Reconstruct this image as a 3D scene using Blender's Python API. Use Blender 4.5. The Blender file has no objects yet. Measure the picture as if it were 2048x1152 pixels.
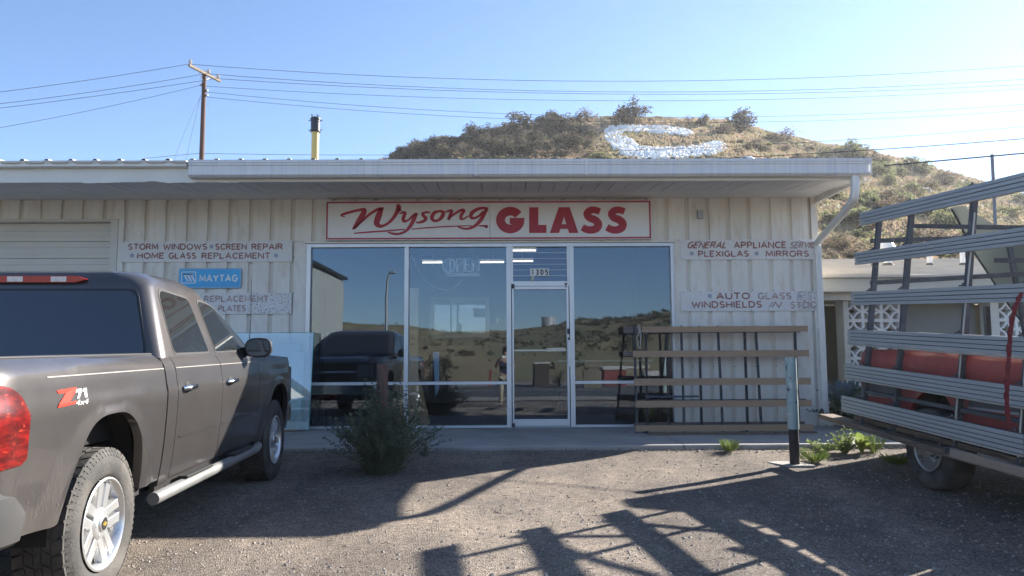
import bpy, bmesh, math, random
import numpy as np
from mathutils import Vector, Matrix, noise
random.seed(7); RNG = np.random.default_rng(7)
R = math.radians
S = bpy.context.scene
C = S.collection
# ------------------------------------------------------------------ camera, world, sun, exposure
F = 1520.0; CZ = 1.55                      # focal length in photo pixels, eye height
PITCH = math.atan(138/F); YAW = math.atan(17/F); ROLL = 0.0055
fw = Vector((math.sin(YAW)*math.cos(PITCH), math.cos(YAW)*math.cos(PITCH), math.sin(PITCH)))
r0 = Vector((math.cos(YAW), -math.sin(YAW), 0)); u0 = r0.cross(fw)
cr = r0*math.cos(ROLL) - u0*math.sin(ROLL); cu = u0*math.cos(ROLL) + r0*math.sin(ROLL)
CAM = Vector((0, 0, CZ))
cd = bpy.data.cameras.new('camera'); co = bpy.data.objects.new('camera', cd); C.objects.link(co)
co.matrix_world = Matrix(((cr.x, cu.x, -fw.x, CAM.x), (cr.y, cu.y, -fw.y, CAM.y), (cr.z, cu.z, -fw.z, CAM.z), (0, 0, 0, 1)))
cd.sensor_width = 36; cd.lens = 36*F/2048; cd.clip_start = 0.02; cd.clip_end = 3000
S.camera = co
SUN_AZ, SUN_EL = R(54.6), R(27.0)          # azimuth to the right of straight ahead (+y), elevation
w = bpy.data.worlds.new('World'); S.world = w; w.use_nodes = True
nt = w.node_tree; bgn = nt.nodes['Background']
sky = nt.nodes.new('ShaderNodeTexSky'); sky.sky_type = 'NISHITA'; sky.sun_disc = False
sky.sun_elevation = SUN_EL; sky.sun_rotation = SUN_AZ
sky.air_density = 0.9; sky.dust_density = 0.3; sky.ozone_density = 3.5; sky.altitude = 1500
nt.links.new(sky.outputs[0], bgn.inputs[0]); bgn.inputs[1].default_value = 0.08
sl = bpy.data.lights.new('sun', 'SUN'); sl.energy = 5.0; sl.angle = R(0.5); sl.color = (1.0, 0.94, 0.86)
so = bpy.data.objects.new('sun', sl); C.objects.link(so)
sd = Vector((math.sin(SUN_AZ)*math.cos(SUN_EL), math.cos(SUN_AZ)*math.cos(SUN_EL), math.sin(SUN_EL)))
so.rotation_euler = sd.to_track_quat('Z', 'Y').to_euler(); so.location = (30, 20, 30)
S.view_settings.view_transform = 'Standard'; S.view_settings.look = 'None'
S.view_settings.exposure = 1.75; S.view_settings.gamma = 1.0; S.view_settings.use_curve_mapping = False
S.cycles.max_bounces = 8; S.cycles.transparent_max_bounces = 12; S.cycles.caustics_reflective = False
S.cycles.caustics_refractive = False; S.cycles.use_denoising = True

def ray(px, py):
    return fw + cr*((px-1024)/F) - cu*((py-576)/F)
def P(px, py, Y):                            # the point of the plane y = Y seen at a photo pixel
    d = ray(px, py); return CAM + d*(Y/d.y)
def lerp(a, b, t): return a + (b-a)*t
def interp(x, tab):
    if x <= tab[0][0]: return tab[0][1]
    for (a, b), (c, d) in zip(tab, tab[1:]):
        if x <= c: return b + (d-b)*(x-a)/(c-a)
    return tab[-1][1]
GT = [(-60, -1.75), (-22, -1.66), (-5, -1.62), (0, -1.52), (2, -1.39), (4.2, -1.275), (7.9, -1.205), (8.9, -1.15), (9.2, -1.105), (12, -1.12), (25, -1.05)]
def gz(y): return CZ + interp(y, GT)
SLAB = CZ - 1.06
D = 11.58                                    # distance of the shop front

# ------------------------------------------------------------------ helpers
def tag(o, label=None, cat=None, group=None, kind=None):
    if label: o['label'] = label
    if cat: o['category'] = cat
    if group: o['group'] = group
    if kind: o['kind'] = kind
    return o
def thing(name, loc, label, cat, group=None, rot=(0, 0, 0)):
    o = bpy.data.objects.new(name, None); o.empty_display_size = .1; C.objects.link(o)
    o.location = loc; o.rotation_euler = rot
    return tag(o, label, cat, group)
def link(name, me, parent=None, loc=None, rot=None, scale=None):
    o = bpy.data.objects.new(name, me); C.objects.link(o)
    if parent: o.parent = parent
    if loc is not None: o.location = loc
    if rot is not None: o.rotation_euler = rot
    if scale is not None: o.scale = scale
    return o
def copy_tree(o, parent=None):
    c = o.copy(); C.objects.link(c)
    if parent: c.parent = parent
    for ch in list(o.children): copy_tree(ch, c)
    return c

class MB:
    def __init__(s): s.v = []; s.f = []; s.parts = []
    def add(s, vs, fs):
        n = len(s.v); m = len(s.f); s.v += [tuple(a) for a in vs]; s.f += [tuple(i+n for i in f) for f in fs]; s.parts.append((n, len(s.v), m, len(s.f))); return s
    def box(s, x0, x1, y0, y1, z0, z1):
        return s.add([(x0,y0,z0),(x1,y0,z0),(x1,y1,z0),(x0,y1,z0),(x0,y0,z1),(x1,y0,z1),(x1,y1,z1),(x0,y1,z1)],
                     [(0,3,2,1),(4,5,6,7),(0,1,5,4),(1,2,6,5),(2,3,7,6),(3,0,4,7)])
    def quad(s, a, b, c, d): return s.add([a,b,c,d], [(0,1,2,3)])
    def beam(s, p, q, w_, h_, up=(0,0,1)):
        p, q = Vector(p), Vector(q); d = (q-p).normalized(); up = Vector(up)
        if abs(d.dot(up)) > .98: up = Vector((0,1,0))
        a = d.cross(up).normalized()*(w_/2); b = a.cross(d).normalized()*(h_/2)
        vs = [p-a-b, p+a-b, p+a+b, p-a+b, q-a-b, q+a-b, q+a+b, q-a+b]
        return s.add(vs, [(0,1,2,3),(7,6,5,4),(0,4,5,1),(1,5,6,2),(2,6,7,3),(3,7,4,0)])
    def tube(s, pts, r, n=8, caps=True):
        pts = [Vector(p) for p in pts]; rs = r if isinstance(r, (list, tuple)) else [r]*len(pts)
        rings = []; prev = None
        for i, p in enumerate(pts):
            d = (pts[min(i+1, len(pts)-1)] - pts[max(i-1, 0)]).normalized()
            if prev is None:
                a = d.cross(Vector((0,0,1)))
                if a.length < .05: a = d.cross(Vector((1,0,0)))
            else: a = prev - d*prev.dot(d)
            a.normalize(); prev = a; b = d.cross(a)
            rings.append([p + (a*math.cos(2*math.pi*k/n) + b*math.sin(2*math.pi*k/n))*rs[i] for k in range(n)])
        vs = [v for rg in rings for v in rg]; fs = []
        for i in range(len(rings)-1):
            for k in range(n):
                fs.append((i*n+k, i*n+(k+1)%n, (i+1)*n+(k+1)%n, (i+1)*n+k))
        if caps: fs += [tuple(range(n))[::-1], tuple((len(rings)-1)*n+k for k in range(n))]
        return s.add(vs, fs)
    def lathe(s, prof, n=32, axis='x', c=(0,0,0), a0=0, a1=2*math.pi):   # prof: (along, radius)
        full = abs(a1-a0-2*math.pi) < 1e-6; m = n if full else n+1; vs = []
        for t, r in prof:
            for k in range(m):
                a = a0+(a1-a0)*k/n; u, v_ = r*math.cos(a), r*math.sin(a)
                vs.append({'x': (c[0]+t, c[1]+u, c[2]+v_), 'y': (c[0]+u, c[1]+t, c[2]+v_), 'z': (c[0]+u, c[1]+v_, c[2]+t)}[axis])
        fs = []
        for i in range(len(prof)-1):
            for k in range(n):
                k2 = (k+1) % m; fs.append((i*m+k, i*m+k2, (i+1)*m+k2, (i+1)*m+k))
        return s.add(vs, fs)
    def prism(s, poly, f0, f1):              # poly: list of 2D, f0/f1 map 2D -> 3D on the two faces
        n = len(poly); vs = [f0(p) for p in poly] + [f1(p) for p in poly]
        return s.add(vs, [tuple(range(n))[::-1], tuple(range(n, 2*n))] + [(i, (i+1) % n, n+(i+1) % n, n+i) for i in range(n)])
    def grid(s, rows):
        n = len(rows[0]); vs = [p for r_ in rows for p in r_]
        return s.add(vs, [(i*n+k, i*n+k+1, (i+1)*n+k+1, (i+1)*n+k) for i in range(len(rows)-1) for k in range(n-1)])
    def mesh(s, name, smooth=None, weld=False, recalc=True):
        me = bpy.data.meshes.new(name); me.from_pydata(s.v, [], s.f)
        bm = bmesh.new(); bm.from_mesh(me)
        if weld or smooth: bmesh.ops.remove_doubles(bm, verts=bm.verts, dist=1e-5)
        if recalc: bmesh.ops.recalc_face_normals(bm, faces=bm.faces)
        if smooth:
            for f in bm.faces: f.smooth = True
            for e in bm.edges:
                if len(e.link_faces) == 2 and e.calc_face_angle(0) > R(smooth): e.smooth = False
        bm.to_mesh(me); bm.free(); return me
    def build(s, name, mat, parent=None, smooth=None, bevel=0, split=False, **k):
        if split:                                # every added piece becomes an object of its own
            outs = []
            for (v0, v1, f0, f1) in s.parts:
                q = MB(); q.v = s.v[v0:v1]; q.f = [tuple(i-v0 for i in f) for f in s.f[f0:f1]]; outs.append(q.build(name, mat, parent, smooth, bevel, **k))
            return outs
        me = s.mesh(name, smooth, **k); me.materials.append(mat)
        o = link(name, me, parent)
        if bevel:
            b = o.modifiers.new('b', 'BEVEL'); b.width = bevel; b.segments = 2; b.limit_method = 'ANGLE'
        return o

# ------------------------------------------------------------------ materials
def _n(nt, t, **k):
    n = nt.nodes.new(t)
    for a, b in k.items(): setattr(n, a, b)
    return n
def pbr(name, col, rough=.6, metal=0., var=.12, vs=3., col2=None, s2=6., thr=.55, soft=.05, bump=0., bs=60., coat=0., rvar=0., stretch=None, spec=.5,
        col3=None, s3=20., thr3=.6, detail=6., hue=None, world=False):
    m = bpy.data.materials.new(name); m.use_nodes = True; nt = m.node_tree; L = nt.links.new
    b = nt.nodes['Principled BSDF']; b.inputs['Roughness'].default_value = rough; b.inputs['Metallic'].default_value = metal
    b.inputs['Coat Weight'].default_value = coat; b.inputs['Coat Roughness'].default_value = .08; b.inputs['Specular IOR Level'].default_value = spec
    tc = _n(nt, 'ShaderNodeTexCoord'); co_ = tc.outputs['Object']
    if world:
        g = _n(nt, 'ShaderNodeNewGeometry'); co_ = g.outputs['Position']
    if stretch:
        mp = _n(nt, 'ShaderNodeMapping'); mp.inputs['Scale'].default_value = stretch; L(co_, mp.inputs[0]); co_ = mp.outputs[0]
    def nz(scale, det=6.):
        n = _n(nt, 'ShaderNodeTexNoise'); n.inputs['Scale'].default_value = scale; n.inputs['Detail'].default_value = det
        n.inputs['Roughness'].default_value = .62; L(co_, n.inputs['Vector']); return n.outputs[0]
    def rng(src, a, b_, c=0., d=1.):
        r_ = _n(nt, 'ShaderNodeMapRange'); r_.inputs[1].default_value = a; r_.inputs[2].default_value = b_
        r_.inputs[3].default_value = c; r_.inputs[4].default_value = d; L(src, r_.inputs[0]); return r_.outputs[0]
    def mix(fac, A, B, mode='MIX'):
        x = _n(nt, 'ShaderNodeMix', data_type='RGBA', blend_type=mode)
        if isinstance(fac, float): x.inputs[0].default_value = fac
        else: L(fac, x.inputs[0])
        for i, q in ((6, A), (7, B)):
            if isinstance(q, tuple): x.inputs[i].default_value = (*q, 1) if len(q) == 3 else q
            else: L(q, x.inputs[i])
        return x.outputs[2]
    cur = col
    if col2: cur = mix(rng(nz(s2, detail), thr-soft, thr+soft), cur, col2)
    if col3: cur = mix(rng(nz(s3, detail), thr3-soft, thr3+soft), cur, col3)
    if var:
        v_ = rng(nz(vs), .25, .75, 1-var, 1+var)
        cc = _n(nt, 'ShaderNodeCombineColor'); [L(v_, cc.inputs[i]) for i in range(3)]
        cur = mix(1., cur, cc.outputs[0], 'MULTIPLY')
    if isinstance(cur, tuple): b.inputs['Base Color'].default_value = (*cur, 1)
    else: L(cur, b.inputs['Base Color'])
    if rvar: L(rng(nz(vs*2.3), .3, .7, rough-rvar, rough+rvar), b.inputs['Roughness'])
    if bump:
        bp = _n(nt, 'ShaderNodeBump'); bp.inputs['Strength'].default_value = bump; bp.inputs['Distance'].default_value = .02
        L(nz(bs), bp.inputs['Height']); L(bp.outputs[0], b.inputs['Normal'])
    return m
def emis(name, col, st):
    m = bpy.data.materials.new(name); m.use_nodes = True; b = m.node_tree.nodes['Principled BSDF']
    b.inputs['Base Color'].default_value = (*col, 1); b.inputs['Emission Color'].default_value = (*col, 1); b.inputs['Emission Strength'].default_value = st
    return m
def glass(name, tint, refl, rough=0.0, solid=None, sfac=0., gcol=(1, 1, 1)):
    m = bpy.data.materials.new(name); m.use_nodes = True; nt = m.node_tree; nt.nodes.clear(); L = nt.links.new
    o = _n(nt, 'ShaderNodeOutputMaterial'); t = _n(nt, 'ShaderNodeBsdfTransparent'); t.inputs[0].default_value = (*tint, 1)
    g = _n(nt, 'ShaderNodeBsdfGlossy'); g.inputs['Roughness'].default_value = rough; g.inputs[0].default_value = (*gcol, 1)
    if rough == 0.0 and refl < .2:           # rolled panes are never quite flat
        gp = _n(nt, 'ShaderNodeNewGeometry'); wn = _n(nt, 'ShaderNodeTexNoise'); wn.inputs['Scale'].default_value = 1.1; wn.inputs['Detail'].default_value = 1.5
        wb = _n(nt, 'ShaderNodeBump'); wb.inputs['Strength'].default_value = .06; wb.inputs['Distance'].default_value = .02; L(gp.outputs['Position'], wn.inputs['Vector']); L(wn.outputs[0], wb.inputs['Height']); L(wb.outputs[0], g.inputs['Normal'])
    mx = _n(nt, 'ShaderNodeMixShader'); lw = _n(nt, 'ShaderNodeFresnel'); lw.inputs[0].default_value = 1.5
    ma = _n(nt, 'ShaderNodeMath', operation='ADD'); ma.inputs[1].default_value = refl; ma.use_clamp = True; L(lw.outputs[0], ma.inputs[0])
    base = t.outputs[0]
    if solid:
        d = _n(nt, 'ShaderNodeBsdfDiffuse'); d.inputs[0].default_value = (*solid, 1); m2 = _n(nt, 'ShaderNodeMixShader'); m2.inputs[0].default_value = sfac
        L(t.outputs[0], m2.inputs[1]); L(d.outputs[0], m2.inputs[2]); base = m2.outputs[0]
    L(ma.outputs[0], mx.inputs[0]); L(base, mx.inputs[1]); L(g.outputs[0], mx.inputs[2]); L(mx.outputs[0], o.inputs[0])
    return m

# ------------------------------------------------------------------ drawn lettering
def text_polys(body, size=1.0, bold=0., shear=0., space=1.0):
    cu_ = bpy.data.curves.new('t', 'FONT'); cu_.body = body; cu_.size = size; cu_.offset = bold; cu_.shear = shear; cu_.resolution_u = 3; cu_.space_character = space
    o = bpy.data.objects.new('t', cu_); C.objects.link(o)
    dg = bpy.context.evaluated_depsgraph_get(); me = bpy.data.meshes.new_from_object(o.evaluated_get(dg))
    vs = [tuple(v.co) for v in me.vertices]; fs = [tuple(p.vertices) for p in me.polygons]
    bpy.data.objects.remove(o); bpy.data.curves.remove(cu_); bpy.data.meshes.remove(me)
    return vs, fs
def put_text(mb, body, x0, x1, z0, z1, f3, bold=.0, shear=0., space=1.0, ref=None):  # fits the text to a box, f3 maps (x,z) to 3D
    vs, fs = text_polys(body, 1., bold, shear, space)
    rv = text_polys(ref, 1., bold, shear, space)[0] if ref else vs
    ax, bx = min(v[0] for v in vs), max(v[0] for v in vs); az, bz = min(v[1] for v in rv), max(v[1] for v in rv)
    mb.add([f3(x0+(v[0]-ax)/(bx-ax)*(x1-x0), z0+(v[1]-az)/(bz-az)*(z1-z0)) for v in vs], fs)
def catmull(pts, n=8):
    out = []; m = len(pts)
    for i in range(m-1):
        p0, p1, p2, p3 = pts[max(i-1, 0)], pts[i], pts[i+1], pts[min(i+2, m-1)]
        for k in range(n):
            t = k/n
            out.append(tuple(.5*((2*b)+(-a+c)*t+(2*a-5*b+4*c-d)*t*t+(-a+3*b-3*c+d)*t**3) for a, b, c, d in zip(p0, p1, p2, p3)))
    out.append(tuple(pts[-1])); return out
def stroke(mb, pts, f3, n=8, smooth=True):   # pts: (x, z, half width)
    q = catmull(pts, n) if smooth else pts; L_, R_ = [], []
    for i, p in enumerate(q):
        a = q[max(i-1, 0)]; b = q[min(i+1, len(q)-1)]; dx, dz = b[0]-a[0], b[1]-a[1]; l = math.hypot(dx, dz) or 1
        nx, nz_ = -dz/l*p[2], dx/l*p[2]; L_.append((p[0]+nx, p[1]+nz_)); R_.append((p[0]-nx, p[1]-nz_))
    n0 = len(q); mb.add([f3(*p) for p in L_]+[f3(*p) for p in R_], [(i, i+1, n0+i+1, n0+i) for i in range(n0-1)])
def rounded(poly, r, n=5):
    out = []; m = len(poly)
    for i in range(m):
        a, b, c = Vector(poly[i-1]), Vector(poly[i]), Vector(poly[(i+1) % m]); rr = r[i] if isinstance(r, (list, tuple)) else r
        d1 = (a-b); d2 = (c-b); l = min(rr, d1.length*.45, d2.length*.45); p = b+d1.normalized()*l; q = b+d2.normalized()*l
        for k in range(n+1):
            t = k/n; out.append(tuple(p*(1-t)**2 + b*2*t*(1-t) + q*t*t))
    return out
# brush drawn capitals: every stroke is a polyline on a unit box, (width, strokes)
def _arc(cx, cy, rx, ry, a0, a1, n=10): return [(cx+rx*math.cos(R(a0+(a1-a0)*i/n)), cy+ry*math.sin(R(a0+(a1-a0)*i/n))) for i in range(n+1)]
GL = {
 'A': (.86, [[(0, 0), (.43, 1), (.86, 0)], [(.16, .33), (.70, .33)]]), 'B': (.7, [[(0, 0), (0, 1), (.35, 1)]+_arc(.38, .76, .26, .24, 90, -90)+[(0, .52)], [(.38, .52)]+_arc(.4, .26, .28, .26, 90, -90)+[(0, 0)]]),
 'C': (.78, [_arc(.45, .5, .42, .5, 42, 318, 18)]), 'D': (.78, [[(0, 0), (0, 1), (.3, 1)]+_arc(.32, .5, .44, .5, 90, -90, 14)+[(0, 0)]]), 'E': (.62, [[(.62, 1), (0, 1), (0, 0), (.62, 0)], [(0, .52), (.52, .52)]]),
 'F': (.6, [[(.6, 1), (0, 1), (0, 0)], [(0, .5), (.5, .5)]]), 'G': (.84, [_arc(.45, .5, .42, .5, 48, 330, 18)+[(.84, .45), (.5, .45)]]), 'H': (.74, [[(0, 0), (0, 1)], [(.74, 0), (.74, 1)], [(0, .5), (.74, .5)]]),
 'I': (.06, [[(.03, 0), (.03, 1)]]), 'K': (.74, [[(0, 0), (0, 1)], [(.7, 1), (.04, .45)], [(.25, .6), (.74, 0)]]), 'L': (.6, [[(0, 1), (0, 0), (.6, 0)]]), 'M': (.94, [[(0, 0), (.06, 1), (.47, .22), (.88, 1), (.94, 0)]]),
 'N': (.78, [[(0, 0), (0, 1), (.78, 0), (.78, 1)]]), 'O': (.9, [_arc(.45, .5, .45, .5, 90, 450, 24)]), 'P': (.68, [[(0, 0), (0, 1), (.35, 1)]+_arc(.38, .74, .28, .26, 90, -90)+[(0, .48)]]),
 'R': (.72, [[(0, 0), (0, 1), (.35, 1)]+_arc(.38, .75, .27, .25, 90, -90)+[(0, .5)], [(.36, .5), (.72, 0)]]), 'S': (.66, [_arc(.34, .75, .29, .25, 35, 270, 12)+_arc(.33, .25, .31, .25, 90, -145, 12)[1:]]),
 'T': (.74, [[(0, 1), (.74, 1)], [(.37, 1), (.37, 0)]]), 'U': (.76, [[(0, 1), (0, .35)]+_arc(.38, .36, .38, .36, 180, 360, 12)+[(.76, 1)]]), 'V': (.84, [[(0, 1), (.42, 0), (.84, 1)]]),
 'W': (1.12, [[(0, 1), (.28, 0), (.56, .8), (.84, 0), (1.12, 1)]]), 'X': (.78, [[(0, 0), (.78, 1)], [(0, 1), (.78, 0)]]), 'Y': (.8, [[(0, 1), (.4, .48), (.8, 1)], [(.4, .48), (.4, 0)]]),
 '1': (.3, [[(0, .8), (.25, 1), (.25, 0)]]), '3': (.6, [_arc(.28, .75, .27, .25, 140, -80, 12)+_arc(.28, .26, .30, .26, 80, -145, 12)]), '0': (.62, [_arc(.31, .5, .31, .5, 90, 450, 20)]),
 '5': (.6, [[(.55, 1), (.06, 1), (.03, .55)]+_arc(.28, .32, .30, .32, 120, -140, 12)])}
def ribbon(mb, pts, hw, f3, closed=False):   # mitred flat ribbon in (x,z)
    p = [Vector((a[0], a[1])) for a in pts]; n = len(p); L_, R_ = [], []
    for i in range(n):
        d0 = (p[i]-p[i-1]).normalized() if i else None; d1 = (p[i+1]-p[i]).normalized() if i < n-1 else None
        d0 = d0 or d1; d1 = d1 or d0; n0 = Vector((-d0.y, d0.x)); n1 = Vector((-d1.y, d1.x)); m = n0+n1
        m = n0 if m.length < .15 else m.normalized(); k = min(1/max(m.dot(n0), .35), 2.0); L_.append(p[i]+m*hw*k); R_.append(p[i]-m*hw*k)
    mb.add([f3(*q) for q in L_]+[f3(*q) for q in R_], [(i, i+1, n+i+1, n+i) for i in range(n-1)])
def brush_text(mb, body, x0, x1, z0, z1, f3, weight=.085, shear=0., gap=.30):
    W_ = sum(GL[c][0] if c != ' ' else .35 for c in body)+gap*(len(body)-1); H = z1-z0; hw = weight*H; sx = (x1-x0-2*hw)/W_; x = 0; lay = 0
    for c in body:
        if c == ' ': x += .35+gap; continue
        for s in GL[c][1]:
            ribbon(mb, [(x0+hw+(x+a)*sx+shear*(b-.5)*H, z0+hw+b*(H-2*hw)) for a, b in s], hw, lambda X_a, Z_a, k=lay: (lambda q: (q[0], q[1]-.0004*k, q[2]))(f3(X_a, Z_a))); lay = (lay+1) % 3
        x += GL[c][0]+gap
# leaf clumps
def leaf_cloud(n, blobs, size, seed, flat=.0):
    rg = np.random.default_rng(seed); ws = np.array([b[3]**2 for b in blobs]); idx = rg.choice(len(blobs), n, p=ws/ws.sum())
    d = rg.normal(size=(n, 3)); d /= np.linalg.norm(d, axis=1)[:, None]; rr = rg.random(n)**.45
    B = np.array(blobs, float); sq = B[idx, 4] if B.shape[1] > 4 else np.ones(n)
    c = B[idx, :3] + d*rr[:, None]*B[idx, 3][:, None]*np.stack([np.ones(n), np.ones(n), sq], 1)
    a = rg.normal(size=(n, 3)); a[:, 2] *= .6; a /= np.linalg.norm(a, axis=1)[:, None]; b = np.cross(a, rg.normal(size=(n, 3))); b /= np.linalg.norm(b, axis=1)[:, None]
    s = size*(.6+.8*rg.random(n))[:, None]
    return c, a*s, b*s*.5
def cloud_mesh(name, clouds, mats):
    V, Fm, mi = [], [], []; k = 0
    for (c, a, b), m in clouds:
        q = np.stack([c-a, c-b, c+a, c+b], 1).reshape(-1, 3); V.append(q); n = len(c)
        Fm.append(np.arange(4*n).reshape(n, 4)+k); mi += [m]*n; k += 4*n
    V = np.concatenate(V); Fm = np.concatenate(Fm); me = bpy.data.meshes.new(name)
    me.from_pydata(V.tolist(), [], Fm.tolist())
    for m in mats: me.materials.append(m)
    me.polygons.foreach_set('material_index', mi); me.update(); return me
# ------------------------------------------------------------------ material set
M = {}
M['gravel'] = None
def gravel_mat():
    m = bpy.data.materials.new('gravelly_asphalt'); m.use_nodes = True; nt = m.node_tree; L = nt.links.new; b = nt.nodes['Principled BSDF']
    g = _n(nt, 'ShaderNodeNewGeometry'); pos = g.outputs['Position']
    vo = _n(nt, 'ShaderNodeTexVoronoi'); vo.inputs['Scale'].default_value = 85; L(pos, vo.inputs['Vector'])
    n1 = _n(nt, 'ShaderNodeTexNoise'); n1.inputs['Scale'].default_value = 1.1; n1.inputs['Detail'].default_value = 8; L(pos, n1.inputs['Vector'])
    n2 = _n(nt, 'ShaderNodeTexNoise'); n2.inputs['Scale'].default_value = 110; n2.inputs['Detail'].default_value = 4; n2.inputs['Roughness'].default_value = .7; L(pos, n2.inputs['Vector'])
    n3 = _n(nt, 'ShaderNodeTexNoise'); n3.inputs['Scale'].default_value = 9; n3.inputs['Detail'].default_value = 6; L(pos, n3.inputs['Vector'])
    cr1 = _n(nt, 'ShaderNodeValToRGB'); e = cr1.color_ramp.elements
    e[0].position = .34; e[0].color = (.05, .042, .036, 1); e[1].position = .45; e[1].color = (.235, .220, .200, 1)
    x = e.new(.6); x.color = (.33, .31, .282, 1); x = e.new(.78); x.color = (.47, .44, .40, 1)
    L(n2.outputs[0], cr1.inputs[0])
    cr2 = _n(nt, 'ShaderNodeValToRGB'); e = cr2.color_ramp.elements; e[0].position = .0; e[0].color = (.55, .5, .47, 1); e[1].position = 1; e[1].color = (1.3, 1.25, 1.2, 1)
    sep = _n(nt, 'ShaderNodeSeparateColor'); L(vo.outputs['Color'], sep.inputs[0]); L(sep.outputs[0], cr2.inputs[0])
    mx = _n(nt, 'ShaderNodeMix', data_type='RGBA', blend_type='MULTIPLY'); mx.inputs[0].default_value = 1; L(cr1.outputs[0], mx.inputs[6]); L(cr2.outputs[0], mx.inputs[7])
    cr3 = _n(nt, 'ShaderNodeValToRGB'); e = cr3.color_ramp.elements; e[0].position = .35; e[0].color = (.72, .7, .7, 1); e[1].position = .68; e[1].color = (1.12, 1.06, 1.0, 1)
    L(n1.outputs[0], cr3.inputs[0])
    m2 = _n(nt, 'ShaderNodeMix', data_type='RGBA', blend_type='MULTIPLY'); m2.inputs[0].default_value = 1; L(mx.outputs[2], m2.inputs[6]); L(cr3.outputs[0], m2.inputs[7])
    cr4 = _n(nt, 'ShaderNodeValToRGB'); e = cr4.color_ramp.elements; e[0].position = .4; e[0].color = (.85, .85, .85, 1); e[1].position = .65; e[1].color = (1.1, 1.08, 1.05, 1)
    L(n3.outputs[0], cr4.inputs[0])
    m3 = _n(nt, 'ShaderNodeMix', data_type='RGBA', blend_type='MULTIPLY'); m3.inputs[0].default_value = 1; L(m2.outputs[2], m3.inputs[6]); L(cr4.outputs[0], m3.inputs[7])
    # worn wheel tracks and old oil stains
    sp = _n(nt, 'ShaderNodeMapping'); sp.inputs['Scale'].default_value = (.9, .16, 1); L(pos, sp.inputs[0])
    n5 = _n(nt, 'ShaderNodeTexNoise'); n5.inputs['Scale'].default_value = 1.3; n5.inputs['Detail'].default_value = 5; L(sp.outputs[0], n5.inputs['Vector'])
    c5 = _n(nt, 'ShaderNodeValToRGB'); e = c5.color_ramp.elements; e[0].position = .38; e[0].color = (.78, .77, .76, 1); e[1].position = .6; e[1].color = (1.1, 1.09, 1.07, 1); L(n5.outputs[0], c5.inputs[0])
    m5 = _n(nt, 'ShaderNodeMix', data_type='RGBA', blend_type='MULTIPLY'); m5.inputs[0].default_value = 1; L(m3.outputs[2], m5.inputs[6]); L(c5.outputs[0], m5.inputs[7])
    n6 = _n(nt, 'ShaderNodeTexNoise'); n6.inputs['Scale'].default_value = .75; n6.inputs['Detail'].default_value = 7; n6.inputs['Roughness'].default_value = .7; mp6 = _n(nt, 'ShaderNodeMapping'); mp6.inputs['Location'].default_value = (4.3, 7.7, 0); L(pos, mp6.inputs[0]); L(mp6.outputs[0], n6.inputs['Vector'])
    c6 = _n(nt, 'ShaderNodeValToRGB'); e = c6.color_ramp.elements; e[0].position = .60; e[0].color = (1, 1, 1, 1); e[1].position = .72; e[1].color = (.62, .6, .58, 1); L(n6.outputs[0], c6.inputs[0])
    m6 = _n(nt, 'ShaderNodeMix', data_type='RGBA', blend_type='MULTIPLY'); m6.inputs[0].default_value = 1; L(m5.outputs[2], m6.inputs[6]); L(c6.outputs[0], m6.inputs[7]); m3 = m6
    L(m3.outputs[2], b.inputs['Base Color']); b.inputs['Roughness'].default_value = .92; b.inputs['Specular IOR Level'].default_value = .25
    ad = _n(nt, 'ShaderNodeMath', operation='MULTIPLY_ADD'); ad.inputs[1].default_value = -.8; L(vo.outputs['Distance'], ad.inputs[0]); L(n2.outputs[0], ad.inputs[2])
    bp = _n(nt, 'ShaderNodeBump'); bp.inputs['Strength'].default_value = .9; bp.inputs['Distance'].default_value = .012; L(ad.outputs[0], bp.inputs['Height']); L(bp.outputs[0], b.inputs['Normal'])
    return m
M['gravel'] = gravel_mat()
M['asphalt'] = pbr('road_asphalt', (.06, .06, .062), .9, bump=.4, bs=80, var=.2, world=True)
M['shoulder'] = pbr('shoulder_gravel', (.24, .21, .18), .95, bump=.4, bs=60, var=.25, world=True)
M['paint_line'] = pbr('road_paint', (.6, .58, .5), .8)
M['concrete'] = pbr('concrete', (.36, .345, .325), .88, var=.16, vs=2.2, bump=.25, bs=90, col2=(.29, .275, .26), s2=1.5, world=True, soft=.15)
M['hill'] = pbr('dry_hill', (.38, .285, .19), .95, var=.3, vs=.5, col2=(.26, .21, .15), s2=.16, thr=.5, soft=.12, col3=(.25, .24, .13), s3=.09, thr3=.56, bump=.5, bs=1.2, world=True)
M['hill_back'] = pbr('dry_hill_grass', (.28, .21, .105), .95, var=.45, vs=.15, col2=(.17, .14, .07), s2=.07, thr=.5, soft=.07, col3=(.13, .13, .06), s3=.16, thr3=.56, bump=1, bs=.6, world=True, stretch=(1, .35, 1))

# ------------------------------------------------------------------ ground
def ground():
    ys = [-540, -300, -120, -60, -40, -22.2, -16, -10, -5] + [-5+.25*i for i in range(1, 58)] + [9.6, 10.5, 12, 14, 18, 25, 60, 200, 540]
    xs = [-540, -250, -80, -30, -16] + [-10+.33*i for i in range(0, 62)] + [14, 22, 40, 90, 250, 540]
    rows = []
    for y in ys:
        row = []
        for x in xs:
            z = gz(y)
            if -3 < y < 9.2 and abs(x) < 11: z += .016*noise.noise(Vector((x*.55, y*.7, 0))) + .006*noise.noise(Vector((x*2, y*2, 4)))
            row.append((x, y, z))
        rows.append(row)
    mb = MB().grid(rows)
    return tag(mb.build('ground', M['gravel'], smooth=60), kind='structure')
ground()
def strip(name, y0, y1, mat, dz, x0=-400, x1=400):
    ys = [y0+(y1-y0)*i/6 for i in range(7)]
    o = MB().grid([[(x, y, gz(y)+dz) for x in (x0, x0*.3, 0, x1*.3, x1)] for y in ys]).build(name, mat); return tag(o, kind='structure')
strip('road', -19.5, -7.5, M['asphalt'], .03)
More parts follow.
